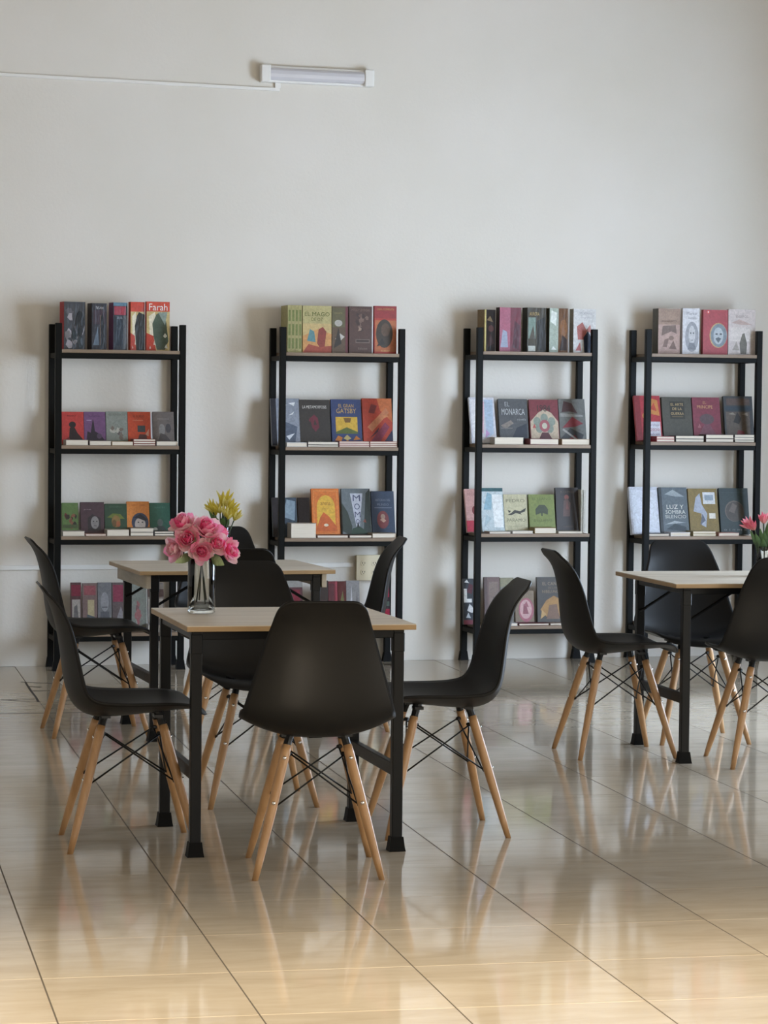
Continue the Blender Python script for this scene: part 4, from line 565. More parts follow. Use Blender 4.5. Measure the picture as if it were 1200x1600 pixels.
('u', 3, 0, -0.2502, 0.07, 0.1377, 0.2509, 0.065, 0, 0.15, 'a38a7a', '4a4438', 0, 'tan book with a line drawn face and olive spine, top board, rightmost bookcase', [('r', 0, 0, 1, 0.65, 'b89c92'), ('t', 'DE LA NATURALEZA', 0.5, 0.72, 0.7, 0.05, '8a7468'), ('p', [(0.15, 0.4), (0.2, 0.62), (0.8, 0.64), (0.85, 0.45), (0.6, 0.5)], '7d6a62'), ('p', [(0.2, 0.15), (0.3, 0.32), (0.5, 0.35), (0.4, 0.15)], '866e66'), ('p', [(0.5, 0.12), (0.7, 0.3), (0.85, 0.1)], '7d665e'), ('e', 0.6, 0.35, 0.12, 0.05, '8d766c')]),
('u', 3, 0, -0.1066, 0.07, 0.1006, 0.2551, 0.03, 0, 0.0, 'd6d6da', 'd6d6da', 0, 'white book with an oval grey portrait, top board, rightmost bookcase', [('t', 'Marco', 0.52, 0.89, 0.6, 0.06, '8a8c94'), ('t', 'Aurelio', 0.55, 0.79, 0.5, 0.06, '8a8c94'), ('e', 0.55, 0.38, 0.4, 0.33, '9c9ea4'), ('e', 0.55, 0.42, 0.2, 0.2, 'c4c4c8'), ('p', [(0.3, 0.1), (0.4, 0.25), (0.7, 0.25), (0.8, 0.1)], '7d8088'), ('e', 0.48, 0.46, 0.04, 0.02, '6a6c72'), ('e', 0.64, 0.46, 0.04, 0.02, '6a6c72'), ('r', 0.5, 0.3, 0.62, 0.315, '6a6c72')]),
('u', 3, 0, 0.0149, 0.07, 0.1468, 0.2493, 0.03, 0, 0.0, 'a83a44', 'a83a44', 0, 'red book with a round bust portrait, top board, rightmost bookcase', [('e', 0.62, 0.43, 0.36, 0.28, 'c0a070'), ('e', 0.64, 0.43, 0.33, 0.26, '7d8a94'), ('e', 0.62, 0.42, 0.2, 0.19, 'b4bcc4'), ('e', 0.55, 0.46, 0.05, 0.02, '4d565e'), ('e', 0.72, 0.46, 0.05, 0.02, '4d565e'), ('p', [(0.5, 0.36), (0.62, 0.39), (0.74, 0.36), (0.62, 0.26)], '5a646c'), ('e', 0.2, 0.95, 0.06, 0.035, 'e04a44'), ('e', 0.2, 0.95, 0.025, 0.015, 'f0e8e0')]),
('u', 3, 0, 0.1655, 0.07, 0.161, 0.2551, 0.03, 0, 0.0, 'd0c5c2', 'd0c5c2', 0, 'pale pink white book with a misty dark tree, top board, rightmost bookcase', [('t', 'ENSAYOS', 0.5, 0.84, 0.45, 0.06, '9c8c88'), ('p', [(0.05, 0.3), (0.1, 0.6), (0.9, 0.6), (0.95, 0.3)], 'dcd4cf'), ('p', [(0.46, 0.02), (0.42, 0.25), (0.52, 0.46), (0.6, 0.48), (0.7, 0.25), (0.68, 0.02)], '6a665c'), ('p', [(0.15, 0.1), (0.3, 0.3), (0.42, 0.1)], 'a8a098'), ('p', [(0.1, 0.7), (0.4, 0.78), (0.9, 0.66), (0.5, 0.66)], 'c0a8a0')]),
('u', 3, 1, -0.3429, 0.13, 0.1517, 0.2584, 0.022, 0.26, 0.0, 'b53440', 'b53440', 0, 'red book with orange art and white panel, second board, rightmost bookcase', [('r', 0, 0, 0.22, 1, '8a2830'), ('p', [(0.55, 0.6), (0.6, 0.95), (0.9, 0.9), (0.95, 0.55)], 'cf8a4a'), ('p', [(0.6, 0.7), (0.75, 0.85), (0.85, 0.65)], 'c04a3a'), ('r', 0.5, 0.08, 0.95, 0.42, 'e2e2ec'), ('t', 'premio', 0.72, 0.34, 0.36, 0.06, '8a7aa0'), ('t', '2020', 0.72, 0.24, 0.36, 0.06, 'b05a70'), ('t', 'edicion', 0.72, 0.14, 0.36, 0.06, '8a7aa0'), ('e', 0.35, 0.55, 0.08, 0.06, 'd8904c')]),
('u', 3, 1, -0.1838, 0.13, 0.1754, 0.2504, 0.022, 0.22, 0.0, '4c4a40', '4c4a40', 0, 'olive grey book with a gold lettered plate, second board, rightmost bookcase', [('r', 0.26, 0.5, 0.76, 0.9, '302e26'), ('t', 'EL ARTE', 0.51, 0.83, 0.42, 0.06, 'c0a674'), ('t', 'DE LA', 0.51, 0.73, 0.32, 0.06, 'c0a674'), ('t', 'GUERRA', 0.51, 0.62, 0.44, 0.06, 'c0a674'), ('r', 0.32, 0.545, 0.7, 0.555, '9a8458')]),
('u', 3, 1, -0.0026, 0.13, 0.165, 0.2505, 0.022, 0.22, 0.0, '85384a', '85384a', 0, 'maroon rose book with small gold title, second board, rightmost bookcase', [('t', 'EL', 0.45, 0.88, 0.12, 0.06, 'd8a878'), ('t', 'PRINCIPE', 0.45, 0.78, 0.56, 0.075, 'd8a878'), ('e', 0.5, 0.5, 0.26, 0.12, '5d4a50'), ('p', [(0.2, 0.15), (0.4, 0.38), (0.6, 0.38), (0.8, 0.15)], '7d4a58'), ('p', [(0.45, 0.04), (0.6, 0.14), (0.72, 0.04)], 'c99a58'), ('p', [(0.15, 0.3), (0.22, 0.4), (0.28, 0.3)], 'a86a70')]),
('u', 3, 1, 0.1848, 0.13, 0.1737, 0.2588, 0.022, 0.2, 0.0, '3d4044', '3d4044', 0, 'slate book with a brown picture and navy band, second board, rightmost bookcase', [('r', 0.1, 0.8, 0.9, 0.95, '5a4a44'), ('r', 0.02, 0.68, 0.94, 0.77, '2a3a48'), ('r', 0.06, 0.05, 0.88, 0.65, '5f554c'), ('p', [(0.3, 0.42), (0.45, 0.65), (0.58, 0.5), (0.5, 0.38)], '2c2a2a'), ('p', [(0.35, 0.08), (0.45, 0.25), (0.65, 0.22), (0.7, 0.08)], '7a3038'), ('p', [(0.15, 0.6), (0.3, 0.64), (0.4, 0.58)], '8d8478'), ('p', [(0.6, 0.6), (0.8, 0.64), (0.82, 0.56)], '8d8478')]),
('l', 3, 1, -0.272, 0.012, 0.1055, 0.105, 0.0149, 0.0, 'a83440', 'lowest book of stack before the red orange art book, second board, rightmost bookcase', 'L'),
('l', 3, 1, -0.2723, 0.012, 0.1055, 0.105, 0.0142, 0.0155, 'b0505c', 'topmost book of stack before the red orange art book, second board, rightmost bookcase', 'L'),
('l', 3, 1, -0.159, 0.012, 0.1666, 0.105, 0.0163, 0.0, '3f3f3a', 'lowest book of stack before the olive grey book, second board, rightmost bookcase', 'L'),
('l', 3, 1, -0.1593, 0.012, 0.1666, 0.105, 0.0181, 0.0169, '3f3f3a', 'topmost book of stack before the olive grey book, second board, rightmost bookcase', 'L'),
('l', 3, 1, 0.019, 0.012, 0.1657, 0.105, 0.0192, 0.0, '5a4a44', 'lowest book of stack before the maroon rose book, second board, rightmost bookcase', 'L'),
('l', 3, 1, 0.0186, 0.012, 0.1657, 0.105, 0.0221, 0.0198, '5a4a44', 'topmost book of stack before the maroon rose book, second board, rightmost bookcase', 'L'),
('l', 3, 1, 0.1904, 0.012, 0.1184, 0.105, 0.0129, 0.0, '4a4644', 'lowest book of stack before the slate book, second board, rightmost bookcase', 'L'),
('l', 3, 1, 0.1902, 0.012, 0.1186, 0.105, 0.0136, 0.0135, 'b8b4ae', 'middle book of stack before the slate book, second board, rightmost bookcase', 'L'),
('l', 3, 1, 0.1899, 0.012, 0.1189, 0.105, 0.0157, 0.0276, '4a4644', 'topmost book of stack before the slate book, second board, rightmost bookcase', 'L'),
('u', 3, 2, -0.3651, 0.13, 0.1671, 0.2694, 0.03, 0.26, 0.0, 'd4d9e6', 'd4d9e6', 0, 'bluish white thick book, third board, rightmost bookcase', [('r', 0.08, 0.04, 0.95, 0.94, 'e2e8f4')]),
('u', 3, 2, -0.1915, 0.13, 0.168, 0.2664, 0.03, 0.24, 0.0, '6d7880', '6d7880', 1, 'silver grey wrapped book with four white glare lines, third board, rightmost bookcase', [('r', 0, 0, 0.1, 1, '4a5054'), ('t', 'LUZ Y', 0.55, 0.58, 0.6, 0.09, 'f2f2ea'), ('t', 'SOMBRA', 0.55, 0.47, 0.7, 0.08, 'e8eae4'), ('t', 'SILENCIO', 0.55, 0.37, 0.74, 0.07, 'd8dad4'), ('p', [(0.2, 0.85), (0.5, 0.95), (0.9, 0.8), (0.6, 0.8)], 'aab4ba'), ('p', [(0.2, 0.1), (0.5, 0.22), (0.9, 0.15), (0.9, 0.05)], '4d565c'), ('p', [(0.15, 0.2), (0.5, 0.28), (0.9, 0.24), (0.5, 0.22)], 'b8c0c6')]),  # wrap glare is painted as white lettering rows and pale streaks
('u', 3, 2, -0.016, 0.13, 0.1729, 0.2616, 0.022, 0.24, 0.0, '8d7840', '8d7840', 0, 'mustard book with a pale figure and white tag, third board, rightmost bookcase', [('p', [(0.15, 0.5), (0.25, 0.8), (0.4, 0.9), (0.45, 0.65), (0.62, 0.45), (0.55, 0.15), (0.4, 0.2), (0.42, 0.45)], 'b4bccc'), ('p', [(0.35, 0.2), (0.45, 0.45), (0.55, 0.3)], '6a7080'), ('r', 0.5, 0.66, 0.92, 0.92, 'e8ecf0'), ('r', 0.56, 0.74, 0.86, 0.86, '9fb0c0'), ('r', 0.68, 0.34, 0.9, 0.46, 'f0ece0')]),
('u', 3, 2, 0.1665, 0.13, 0.1739, 0.2637, 0.022, 0.2, 0.0, '2c3d40', '2c3d40', 0, 'dark teal book with a round brown disc, third board, rightmost bookcase', [('e', 0.5, 0.5, 0.33, 0.23, '6a625c'), ('e', 0.52, 0.49, 0.31, 0.215, '4f4a46'), ('p', [(0.3, 0.5), (0.45, 0.68), (0.6, 0.62), (0.5, 0.45)], '6f655f'), ('t', 'o i n m x', 0.5, 0.1, 0.8, 0.05, '8a8f90'), ('r', 0.08, 0.9, 0.92, 0.905, '415458')]),
('l', 3, 2, -0.3093, 0.012, 0.1206, 0.105, 0.0142, 0.0, '6a6a6c', 'closed book lying before the bluish white book, third board, rightmost bookcase', 'L'),
('l', 3, 2, -0.1812, 0.012, 0.1173, 0.105, 0.0213, 0.0, 'e4e4ea', 'closed book lying before the silver grey wrapped book, third board, rightmost bookcase', 'L'),
('l', 3, 2, -0.0487, 0.012, 0.1369, 0.105, 0.0125, 0.0, 'b8a878', 'lowest book of stack before the mustard book, third board, rightmost bookcase', 'L'),
('l', 3, 2, -0.049, 0.012, 0.1369, 0.105, 0.0143, 0.0131, 'b0a07a', 'topmost book of stack before the mustard book, third board, rightmost bookcase', 'L'),
('l', 3, 2, 0.1035, 0.012, 0.1223, 0.105, 0.0179, 0.0, 'c8968c', 'closed book lying before the dark teal book, third board, rightmost bookcase', 'L'),
]
# ------------------------------------------------------------------ books
def paint(me, cols):
    """cols: one colour per face, kept as a colour attribute that the print material reads"""
    at = me.color_attributes.new('Col', 'FLOAT_COLOR', 'CORNER')
    for p in me.polygons:
        for li in p.loop_indices: at.data[li].color = cols[p.index]
GAIN = .85
def cover_mesh(w, h, t, col, scol, mat):
    """C shaped cover: front board, back board, spine on the left; y runs backwards from the front"""
    bm = bmesh.new(); b = min(.0028, t*.2); cols = []
    def bx(*a, c):
        box(bm, *a); cols.extend([c]*6)
    bx(0, w, 0, b, 0, h, c=col); bx(0, w, t-b, t, 0, h, c=col); bx(0, b, b, t-b, 0, h, c=scol)
    for f in bm.faces: pass
    me = mesh('cover', bm, False, [mat])
    for p in me.polygons:     # the outer left faces belong to the spine
        if p.normal.x < -.9: cols[p.index] = scol
    paint(me, cols); return me
_fonts = {}
def text_mesh(s):
    if s not in _fonts:
        c = bpy.data.curves.new('title', 'FONT'); c.body = s; c.size = 1.0; c.resolution_u = 2
        o = bpy.data.objects.new('title', c); C.objects.link(o)
        dg = bpy.context.evaluated_depsgraph_get(); dg.update()
        me = bpy.data.meshes.new_from_object(o.evaluated_get(dg))
        bpy.data.objects.remove(o); bpy.data.curves.remove(c)
        _fonts[s] = me
    return _fonts[s]
def print_mesh(w, h, art, mat):
    bm = bmesh.new(); cols = []; layer = 0
    for a in art:
        if a[0] == 't': continue
        layer += 1; y = -.00025-.00013*layer
        c = srgb(a[-1], GAIN)
        if a[0] == 'r': pts = [(a[1], a[2]), (a[3], a[2]), (a[3], a[4]), (a[1], a[4])]
        elif a[0] == 'e': pts = [(min(.985, max(.015, a[1]+a[3]*math.cos(k*math.pi/10))), min(.985, max(.015, a[2]+a[4]*math.sin(k*math.pi/10)))) for k in range(20)]
        else: pts = a[1]
        f = bm.faces.new([bm.verts.new((u*w, y, v*h)) for u, v in pts])
        f.normal_update()
        if f.normal.y > 0: f.normal_flip()
        cols.append(c)
    if not cols: bm.free(); return None, layer
    me = mesh('cover_print', bm, False, [mat]); paint(me, cols); return me, layer
def title_mesh(w, h, a, y, mat):
    src = text_mesh(a[1]); xs = [v.co.x for v in src.vertices]; zs = [v.co.y for v in src.vertices]
    x0, x1, z0, z1 = min(xs), max(xs), min(zs), max(zs)
    tw, th = a[4]*w, a[5]*h
    me = src.copy()
    for v in me.vertices:
        X = (v.co.x-x0)/max(1e-6, x1-x0)-.5; Z = (v.co.y-z0)/max(1e-6, z1-z0)-.5
        v.co = (a[2]*w+X*tw, y, a[3]*h+Z*th)
    me.materials.clear(); me.materials.append(mat)
    paint(me, [srgb(a[6], GAIN)]*len(me.polygons)); return me
GN = ['the top boards', 'the second boards', 'the third boards', 'the bottom boards']
for b in BOOKS:
    i, row = b[1], b[2]
    X0, Y0, _ = BX[i]; z0 = BZ[i][row]+.0006
    base = Matrix.Translation((X0, Y0, 0)) @ Matrix.Rotation(PS, 4, 'Z')
    if b[0] == 'u':
        _, _, _, x, d, wd, h, t, lean, yaw, col, scol, gl, lab, art = b
        mat = M['prg'] if gl else M['prt']
        t_ = thing('book', label=lab, cat='book', group='books standing on '+GN[row])
        # lean back about the bottom rear edge's line; the lowest edge stays on the board
        t_.matrix_world = base @ Matrix.Translation((x, d, z0)) @ Matrix.Rotation(yaw, 4, 'Z') @ Matrix.Rotation(-lean, 4, 'X') @ Matrix.Translation((0, 0, t*math.sin(lean)))
        off = 0.0
        obj('cover', cover_mesh(wd, h, t, srgb(col, GAIN), srgb(scol, GAIN), mat), t_)
        bb = min(.0028, t*.2)
        obj('pages', mesh('pages', bbox(bb+.0002, wd-.003, bb+.0002, t-bb-.0002, .003, h-.003), mats=[M['pages']]), t_)
        pm, ly = print_mesh(wd, h, art, mat)
        if pm: obj('cover_print', pm, t_)
        for a in art:
            if a[0] == 't': obj('title', title_mesh(wd, h, a, -.0006-.00013*(ly+1), M['prt']), t_)
    elif b[0] == 'l':
        _, _, _, x, d, wd, ln, th, dz, col, lab, sp = b
        t_ = thing('book', label=lab, cat='book', group='books lying flat on '+GN[row])
        t_.matrix_world = base @ Matrix.Translation((x, d, z0+dz)) @ Matrix.Rotation(random.uniform(-.015, .015), 4, 'Z')
        bb = min(.002, th*.22); c = srgb(col, GAIN); bm = bmesh.new()
        box(bm, 0, wd, 0, ln, 0, bb); box(bm, 0, wd, 0, ln, th-bb, th); box(bm, 0, bb, 0, ln, bb, th-bb)
        me = mesh('cover', bm, False, [M['prt']]); paint(me, [c]*len(me.polygons)); obj('cover', me, t_)
        obj('pages', mesh('pages', bbox(bb+.0002, wd-.002, .0025, ln-.0025, bb+.0001, th-bb-.0001), mats=[M['pages']]), t_)
    else:
        _, _, _, x, d, wd, h, dp, col, c2, lab = b
        t_ = thing('book', label=lab, cat='book', group='spine out books on '+GN[row])
        t_.matrix_world = base @ Matrix.Translation((x, d, z0))
        c, cs = srgb(col, GAIN), srgb(c2, GAIN); bm = bmesh.new(); bb = min(.002, wd*.2)
        box(bm, 0, bb, 0, dp, 0, h); box(bm, wd-bb, wd, 0, dp, 0, h); box(bm, bb, wd-bb, 0, bb, 0, h)
        me = mesh('cover', bm, False, [M['prt']]); paint(me, [c]*len(me.polygons)); obj('cover', me, t_)
        obj('pages', mesh('pages', bbox(bb+.0002, wd-bb-.0002, bb+.0002, dp-.002, .003, h-.003), mats=[M['pages']]), t_)
        bm = bmesh.new(); cols = []
        for z in ((.08, .3), (.36, .6), (.66, .9)):
            f = bm.faces.new([bm.verts.new(p) for p in ((wd*.2, -.0003, h*z[0]), (wd*.8, -.0003, h*z[0]), (wd*.8, -.0003, h*z[1]), (wd*.2, -.0003, h*z[1]))]); cols.append(cs)
        me = mesh('spine_print', bm, False, [M['prt']]); paint(me, cols); obj('spine_print', me, t_)

# ------------------------------------------------------------------ vases and flowers
def vase(x, y, z, r, h, label, lab_w=True):
    t = thing('vase', (x, y, z), 0, label, 'vase')
    bm = bmesh.new()
    prof = [(1e-5, .0005), (r*.92, .0005), (r, .004), (r, h), (r-.0006, h+.001), (r-.0022, h), (r-.0022, .014), (1e-5, .012)]
    lathe(bm, prof, 40); bmesh.ops.remove_doubles(bm, verts=bm.verts[:], dist=5e-5); bmesh.ops.recalc_face_normals(bm, faces=bm.faces[:])
    obj('glass_wall', mesh('glass_wall', bm, True, [M['glass']]), t)
    return t
def petal(bm, cl, M4, L, W_, curl, c0, c1, cup=.25, nu=5, nv=6, tip=.0, rag=0.0, rnd=random):
    """one petal as a curved sheet; M4 places its base; colours run from c0 (base) to c1 (tip)"""
    g = []
    for i in range(nv+1):
        v = i/nv; wv = W_*math.sin(math.pi*min(1, .16+.80*v))**.7*(1-tip*v*v)
        row = []
        for j in range(nu+1):
            u = -1+2*j/nu
            ang = curl*v
            y = L*v*(1-.25*v*max(0, curl)); 
            p = Vector((u*wv/2, L*math.sin(ang)*v*.6+cup*wv*.5*u*u*-1, y*math.cos(ang*.5)))
            if rag: p += Vector((0, rnd.uniform(-rag, rag), rnd.uniform(-rag, rag)))*v
            row.append(bm.verts.new(M4 @ p))
        g.append(row)
    for i in range(nv):
        for j in range(nu):
            bm.faces.new((g[i][j], g[i][j+1], g[i+1][j+1], g[i+1][j]))
            f = ((i+.5)/nv); e = abs(-1+2*(j+.5)/nu)
            k = min(1, f*1.0+.15*e)
            cl.append(tuple(c0[q]*(1-k)+c1[q]*k for q in range(3))+(1,))
def col3(h): return srgb(h)[:3]
PK = [col3('f7669c'), col3('fb8fb6'), col3('fdb4cb'), col3('fed2d8'), col3('fdf0da')]
def peony(par, loc, axis, r, seed, light=False, openc=False):
    rn = random.Random(seed); Q = Vector(axis).normalized().to_track_quat('Z', 'Y').to_matrix().to_4x4()
    bm = bmesh.new(); cl = []
    for ring, (n, tilt, L, W_, dz) in enumerate(((5, .25, .95, .85, .1), (7, .55, 1.05, .95, .05), (7, .85, 1.1, 1.0, 0))):
        for k in range(n):
            a = 2*math.pi*k/n+ring*.5+rn.uniform(-.2, .2); tl = tilt+rn.uniform(-.1, .15)
            Mx = Matrix.Translation((0, 0, r*(dz-.25))) @ Matrix.Rotation(a, 4, 'Z') @ Matrix.Rotation(-tl, 4, 'X') @ Matrix.Translation((0, .05*r, 0))
            base = PK[3] if light else PK[0]; tipc = rn.choice(PK[2:4] if light else PK[0:3])
            petal(bm, cl, Mx, r*L*.95, r*W_*.85, -.7+rn.uniform(-.2, .2), base if ring else PK[0], tipc, .35, rag=r*.035, rnd=rn)
    me = mesh('flower', bm, True, [M['petal']]); paint(me, cl)
    fl = obj('flower', me, par); fl.matrix_world = Matrix.Translation(loc) @ Q
    for k in range(7):
        bm = bmesh.new(); cl = []
        a = 2*math.pi*k/7+rn.uniform(-.2, .2); tl = 1.25+rn.uniform(-.2, .3)
        Mx = Matrix.Translation((0, 0, -r*.3)) @ Matrix.Rotation(a, 4, 'Z') @ Matrix.Rotation(-tl, 4, 'X')
        petal(bm, cl, Mx, r*1.25, r*1.15, -.55+rn.uniform(-.3, .2), PK[4] if rn.random() < .6 else PK[3], rn.choice(PK[1:4]), .3, rag=r*.03, rnd=rn)
        me = mesh('petal', bm, True, [M['petal']]); paint(me, cl)
        obj('petal', me, fl)
    return fl
def blade(bm, cl, a, b, wd, c0, c1, bend=.0, n=6):
    a, b = Vector(a), Vector(b); d = b-a; s = d.cross(Vector((.3, 1, .2))).normalized(); nn = d.cross(s).normalized(); prev = None
    for i in range(n+1):
        t = i/n; c = a+d*t+nn*bend*d.length*t*t; ww = wd*math.sin(math.pi*(.12+.86*t))
        cur = [bm.verts.new(c-s*ww/2), bm.verts.new(c+nn*ww*.18), bm.verts.new(c+s*ww/2)]
        if prev:
            for q in (0, 1):
                bm.faces.new((prev[q], prev[q+1], cur[q+1], cur[q])); k = (i-.5)/n
                cl.append(tuple(c0[z]*(1-k)+c1[z]*k for z in range(3))+(1,))
        prev = cur
ZT1 = .7225
VX, VY = 1.191, 8.644
vase(VX, VY, ZT1, .045, .195, 'clear glass cylinder vase on the nearest table, holding pink peonies')
bq = thing('peony_bouquet', (VX, VY, ZT1+.19), 0, 'bunch of pink artificial peonies in the clear vase', 'flowers')
bpy.context.view_layer.update()
K = 1/489.0
def pb(px, py, dy): return (VX+(px-315)*K, VY+dy, ZT1+.19+.0 + (867-py)*K)
FLW = [((286,820),-.005,(-.45,-.35,.85),.041,0,1),((291,842),-.035,(-.25,-.9,.25),.040,0,2),((320,829),-.02,(.1,-.55,.75),.047,0,3),((354,861),-.02,(.75,-.6,.15),.040,0,4),
       ((310,860),-.055,(0,-1,.05),.034,0,5),((273,857),-.015,(-.85,-.5,.0),.038,1,6),((342,838),.02,(.6,0,.7),.040,0,7),((333,849),-.045,(.35,-.85,.25),.036,0,11),((303,828),.045,(-.1,.5,.8),.044,0,8)]
for (px, py), dy, ax, r, lt, sd in FLW:
    peony(bq, pb(px, py, dy), ax, r*1.13, sd, bool(lt))
bm = bmesh.new(); cl = []
petal(bm, cl, Matrix.Translation(pb(306, 866, -.055)) @ Matrix.Rotation(math.pi*.93, 4, 'Y'), .036, .034, -.3, PK[3], PK[2], .3)
me = mesh('petal', bm, True, [M['petal']]); paint(me, cl); o = obj('petal', me, bq); o.matrix_world = Matrix.Identity(4); o.matrix_parent_inverse = Matrix.Identity(4)
o.matrix_world = Matrix.Identity(4)
G0, G1, G2 = col3('2a3a1c'), col3('5f7a36'), col3('8fa070')
for a, b_, wd, bd in (((300,866),(268,878),.030,.1),((325,868),(347,883),.036,-.1),((330,868),(338,884),.02,.1),((318,868),(298,862),.03,.1),((312,850),(330,858),.03,.1),((295,838),(300,850),.03,.1)):
    bm = bmesh.new(); cl = []; blade(bm, cl, pb(*a, -.03), pb(*b_, -.045), wd, G0, G2 if wd < .037 else G1, bd)
    me = mesh('leaf', bm, True, [M['leaf']]); paint(me, cl); o = obj('leaf', me, bq); o.matrix_world = Matrix.Identity(4)
for k, (dx, dyy) in enumerate(((-.018, .005), (.012, -.01), (.02, .015), (-.006, .02))):
    bm = bmesh.new(); tube(bm, (VX+dx, VY+dyy, ZT1+.018), (VX-dx*.6, VY-dyy*.4, ZT1+.215), .0028, .0028, 6)
    me = mesh('stem', bm, True, [M['leaf']]); paint(me, [G0+(1,)]*len(me.polygons)); o = obj('stem', me, bq); o.matrix_world = Matrix.Identity(4)

def spiky(par, base, heads, colr, seed, L=.05, leaves=(), lc=(G0, G1)):
    rn = random.Random(seed)
    for hx, hy, hz, s in heads:
        p = Vector(base)+Vector((hx, hy, hz)); d0 = Vector((hx*1.2+rn.uniform(-.02, .02), hy, .09)).normalized()
        bm = bmesh.new(); cl = []
        for k in range(9):
            a = 2*math.pi*k/9+rn.random(); sp = .62 if k % 2 else .3
            s1 = d0.orthogonal().normalized(); s2 = d0.cross(s1)
            e = d0+(s1*math.cos(a)+s2*math.sin(a))*sp
            blade(bm, cl, p, p+e.normalized()*L*s*rn.uniform(.8, 1.1),   .0125*s, colr[0], colr[1 if rn.random() < .6 else 2], .12, 5)
        me = mesh('flower', bm, True, [M['petal']]); paint(me, cl); o = obj('flower', me, par); o.matrix_world = Matrix.Identity(4)
        bm = bmesh.new(); tube(bm, Vector(base)+Vector((hx*.1, hy*.1, -.075)), p, .0026, .0026, 6)
        me = mesh('stem', bm, True, [M['leaf']]); paint(me, [G0+(1,)]*len(me.polygons)); o = obj('stem', me, par); o.matrix_world = Matrix.Identity(4)
    for lx, ly, lz, wd in leaves:
        bm = bmesh.new(); cl = []; blade(bm, cl, Vector(base)+Vector((lx*.15, ly*.15, 0)), Vector(base)+Vector((lx, ly, lz)), wd, lc[0], lc[1], .1)
        me = mesh('leaf', bm, True, [M['leaf']]); paint(me, cl); o = obj('leaf', me, par); o.matrix_world = Matrix.Identity(4)
Z2 = .7125; V2 = (1.665, 11.45)
vase(*V2, Z2, .034, .16, 'slim glass vase on the second table, holding yellow flowers')
b2 = thing('yellow_bouquet', (*V2, Z2+.14), 0, 'bunch of spiky yellow flowers behind the pink peonies', 'flowers')
bpy.context.view_layer.update()
YC = (col3('b8a838'), col3('e2cf5a'), col3('efe69a'))
spiky(b2, (*V2, Z2+.15), [(-.04,-.01,.075,1.0),(-.028,.0,.06,.9),(0,-.01,.095,1.05),(.012,.015,.105,1.1),(.022,-.01,.085,1.0),(.034,0,.07,.95),(.048,-.02,.04,.9),(.01,-.025,.055,.9),(-.012,-.02,.07,.9),(.02,-.03,.045,.8)], YC, 3, .062,
      [(-.06,-.01,.085,.02),(-.035,-.02,.06,.026),(.0,-.03,.055,.03),(.028,-.02,.05,.026),(.01,.03,.06,.026)], (col3('1e3424'), col3('48682f')))
Z3 = .7185; V3 = (3.775, 10.47)
vase(*V3, Z3, .034, .12, 'small glass vase on the right hand table, holding pink spiky flowers')
b3 = thing('pink_spiky_bouquet', (*V3, Z3+.1), 0, 'bunch of pink spiky flowers among long green leaves', 'flowers')
bpy.context.view_layer.update()
PC = (col3('c88a80'), col3('d4506e'), col3('e88fa0'))
spiky(b3, (*V3, Z3+.09), [(-.065,-.01,.105,1.0),(-.052,-.02,.10,.9),(-.012,-.01,.128,.85),(-.006,0,.124,.8),(.05,0,.12,.9),(.07,.01,.1,.9)], PC, 9, .058,
      [(-.07,-.01,.1,.022),(-.05,-.02,.09,.026),(-.03,-.02,.11,.026),(-.012,-.025,.10,.026),(.005,-.02,.125,.02),(.012,.01,.13,.024),(.03,-.02,.115,.024),(.045,-.02,.1,.026),(.06,-.01,.09,.026),(-.04,.02,.08,.026),(.02,.03,.1,.026),(-.02,-.03,.07,.026),(.03,-.03,.07,.026)], (col3('16301e'), col3('4c6e3c')))

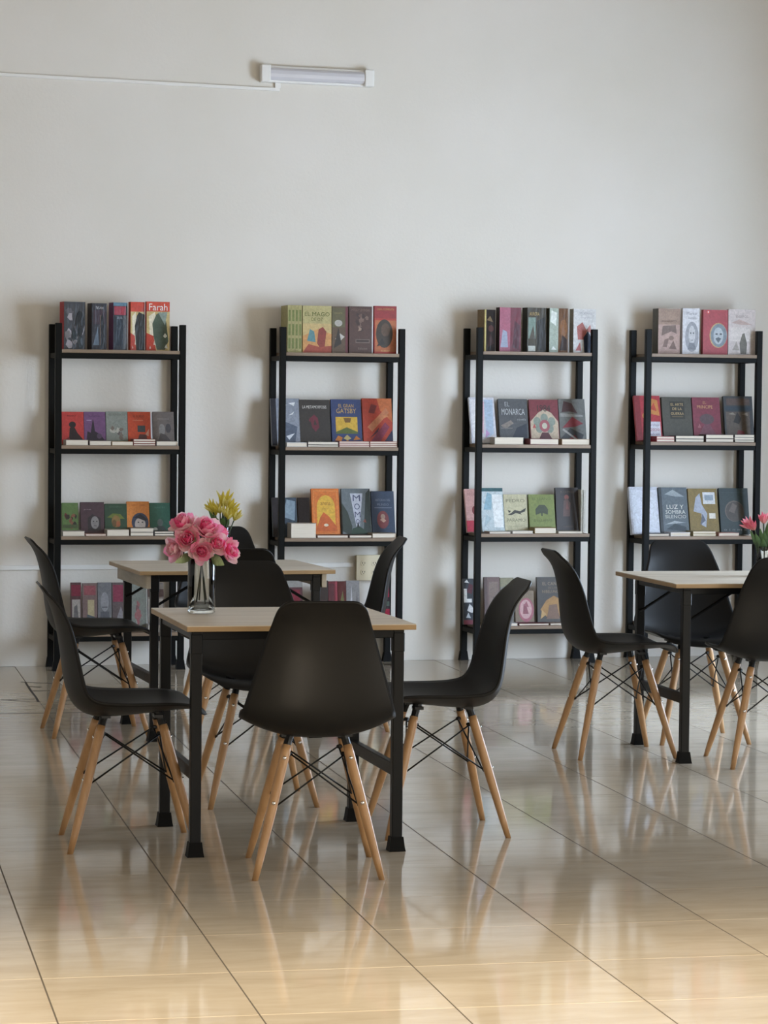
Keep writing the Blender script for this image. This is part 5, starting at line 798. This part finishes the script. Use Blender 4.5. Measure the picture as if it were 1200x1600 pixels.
# ------------------------------------------------------------------ things on the wall
L = on_wall('wall_lamp', 2.592, 3.183, 'switched off white tube lamp high on the wall', 'lamp')
L.rotation_euler = (0, .007, WPHI)
obj('housing', mesh('housing', bbox(-.312, .312, -.03, -.001, -.045, .045, .004), mats=[M['white']]), L)
bm = bmesh.new()
prof = [(-.034, -.028), (-.030, -.046), (-.018, -.056), (0, -.059), (.018, -.056), (.030, -.046), (.034, -.028)]
ra = [[bm.verts.new((x, y, z)) for z, y in prof] for x in (-.262, .268)]
for k in range(6): bm.faces.new((ra[0][k], ra[0][k+1], ra[1][k+1], ra[1][k]))
bm.faces.new(ra[0][::-1]); bm.faces.new(ra[1]); bmesh.ops.recalc_face_normals(bm, faces=bm.faces[:])
obj('diffuser', mesh('diffuser', bm, False, [M['diff']]), L)
for s in (-1, 1): obj('end_cap', mesh('end_cap', bbox(min(s*.262, s*.314), max(s*.262, s*.314), -.064, -.029, -.046, .046, .006, 2), mats=[M['white']]), L)
c1 = on_wall('cable_conduit', 0, 3.13, 'thin white cable trunking running to the wall lamp', 'conduit')
o = obj('trunking', mesh('trunking', bbox(-1.9, 2.39, -.014, -.001, -.0085, .0085, .001), mats=[M['white']]), c1); o.rotation_euler = (0, .0135, 0); o.location.z = .006
obj('riser', mesh('riser', bbox(2.365, 2.395, -.014, -.001, -.02, .02, .001), mats=[M['white']]), c1)
c2 = on_wall('cable_conduit', 0, .522, 'low white cable trunking running along the wall to the outlet box', 'conduit')
o = obj('trunking', mesh('trunking', bbox(-2.0, 2.828, -.016, -.001, -.012, .012, .001), mats=[M['white']]), c2); o.rotation_euler = (0, -.003, 0)
ob = on_wall('outlet_box', 2.905, .516, 'cream double outlet box on the wall behind the second bookcase', 'outlet')
obj('box', mesh('box', bbox(-.066, .066, -.045, -.001, -.066, .066, .004, 2), mats=[M['cream']]), ob)
obj('cover_plate', mesh('cover_plate', bbox(-.070, .070, -.050, -.0455, -.070, .070, .002), mats=[M['cream']]), ob)
for sx in (-.03, .03):
    for sz in (-.024, .024):
        bm = bmesh.new(); tube(bm, (sx, -.0502, sz), (sx, -.053, sz), .017, .0165, 16)
        so = obj('socket', mesh('socket', bm, False, [M['cream']]), ob)
        bm = bmesh.new()
        for q in (-.006, .006): box(bm, sx+q-.0016, sx+q+.0016, -.0538, -.0531, sz-.002, sz+.007)
        box(bm, sx-.002, sx+.002, -.0538, -.0531, sz-.010, sz-.006)
        obj('slot', mesh('slot', bm, False, [M['slot']]), so)
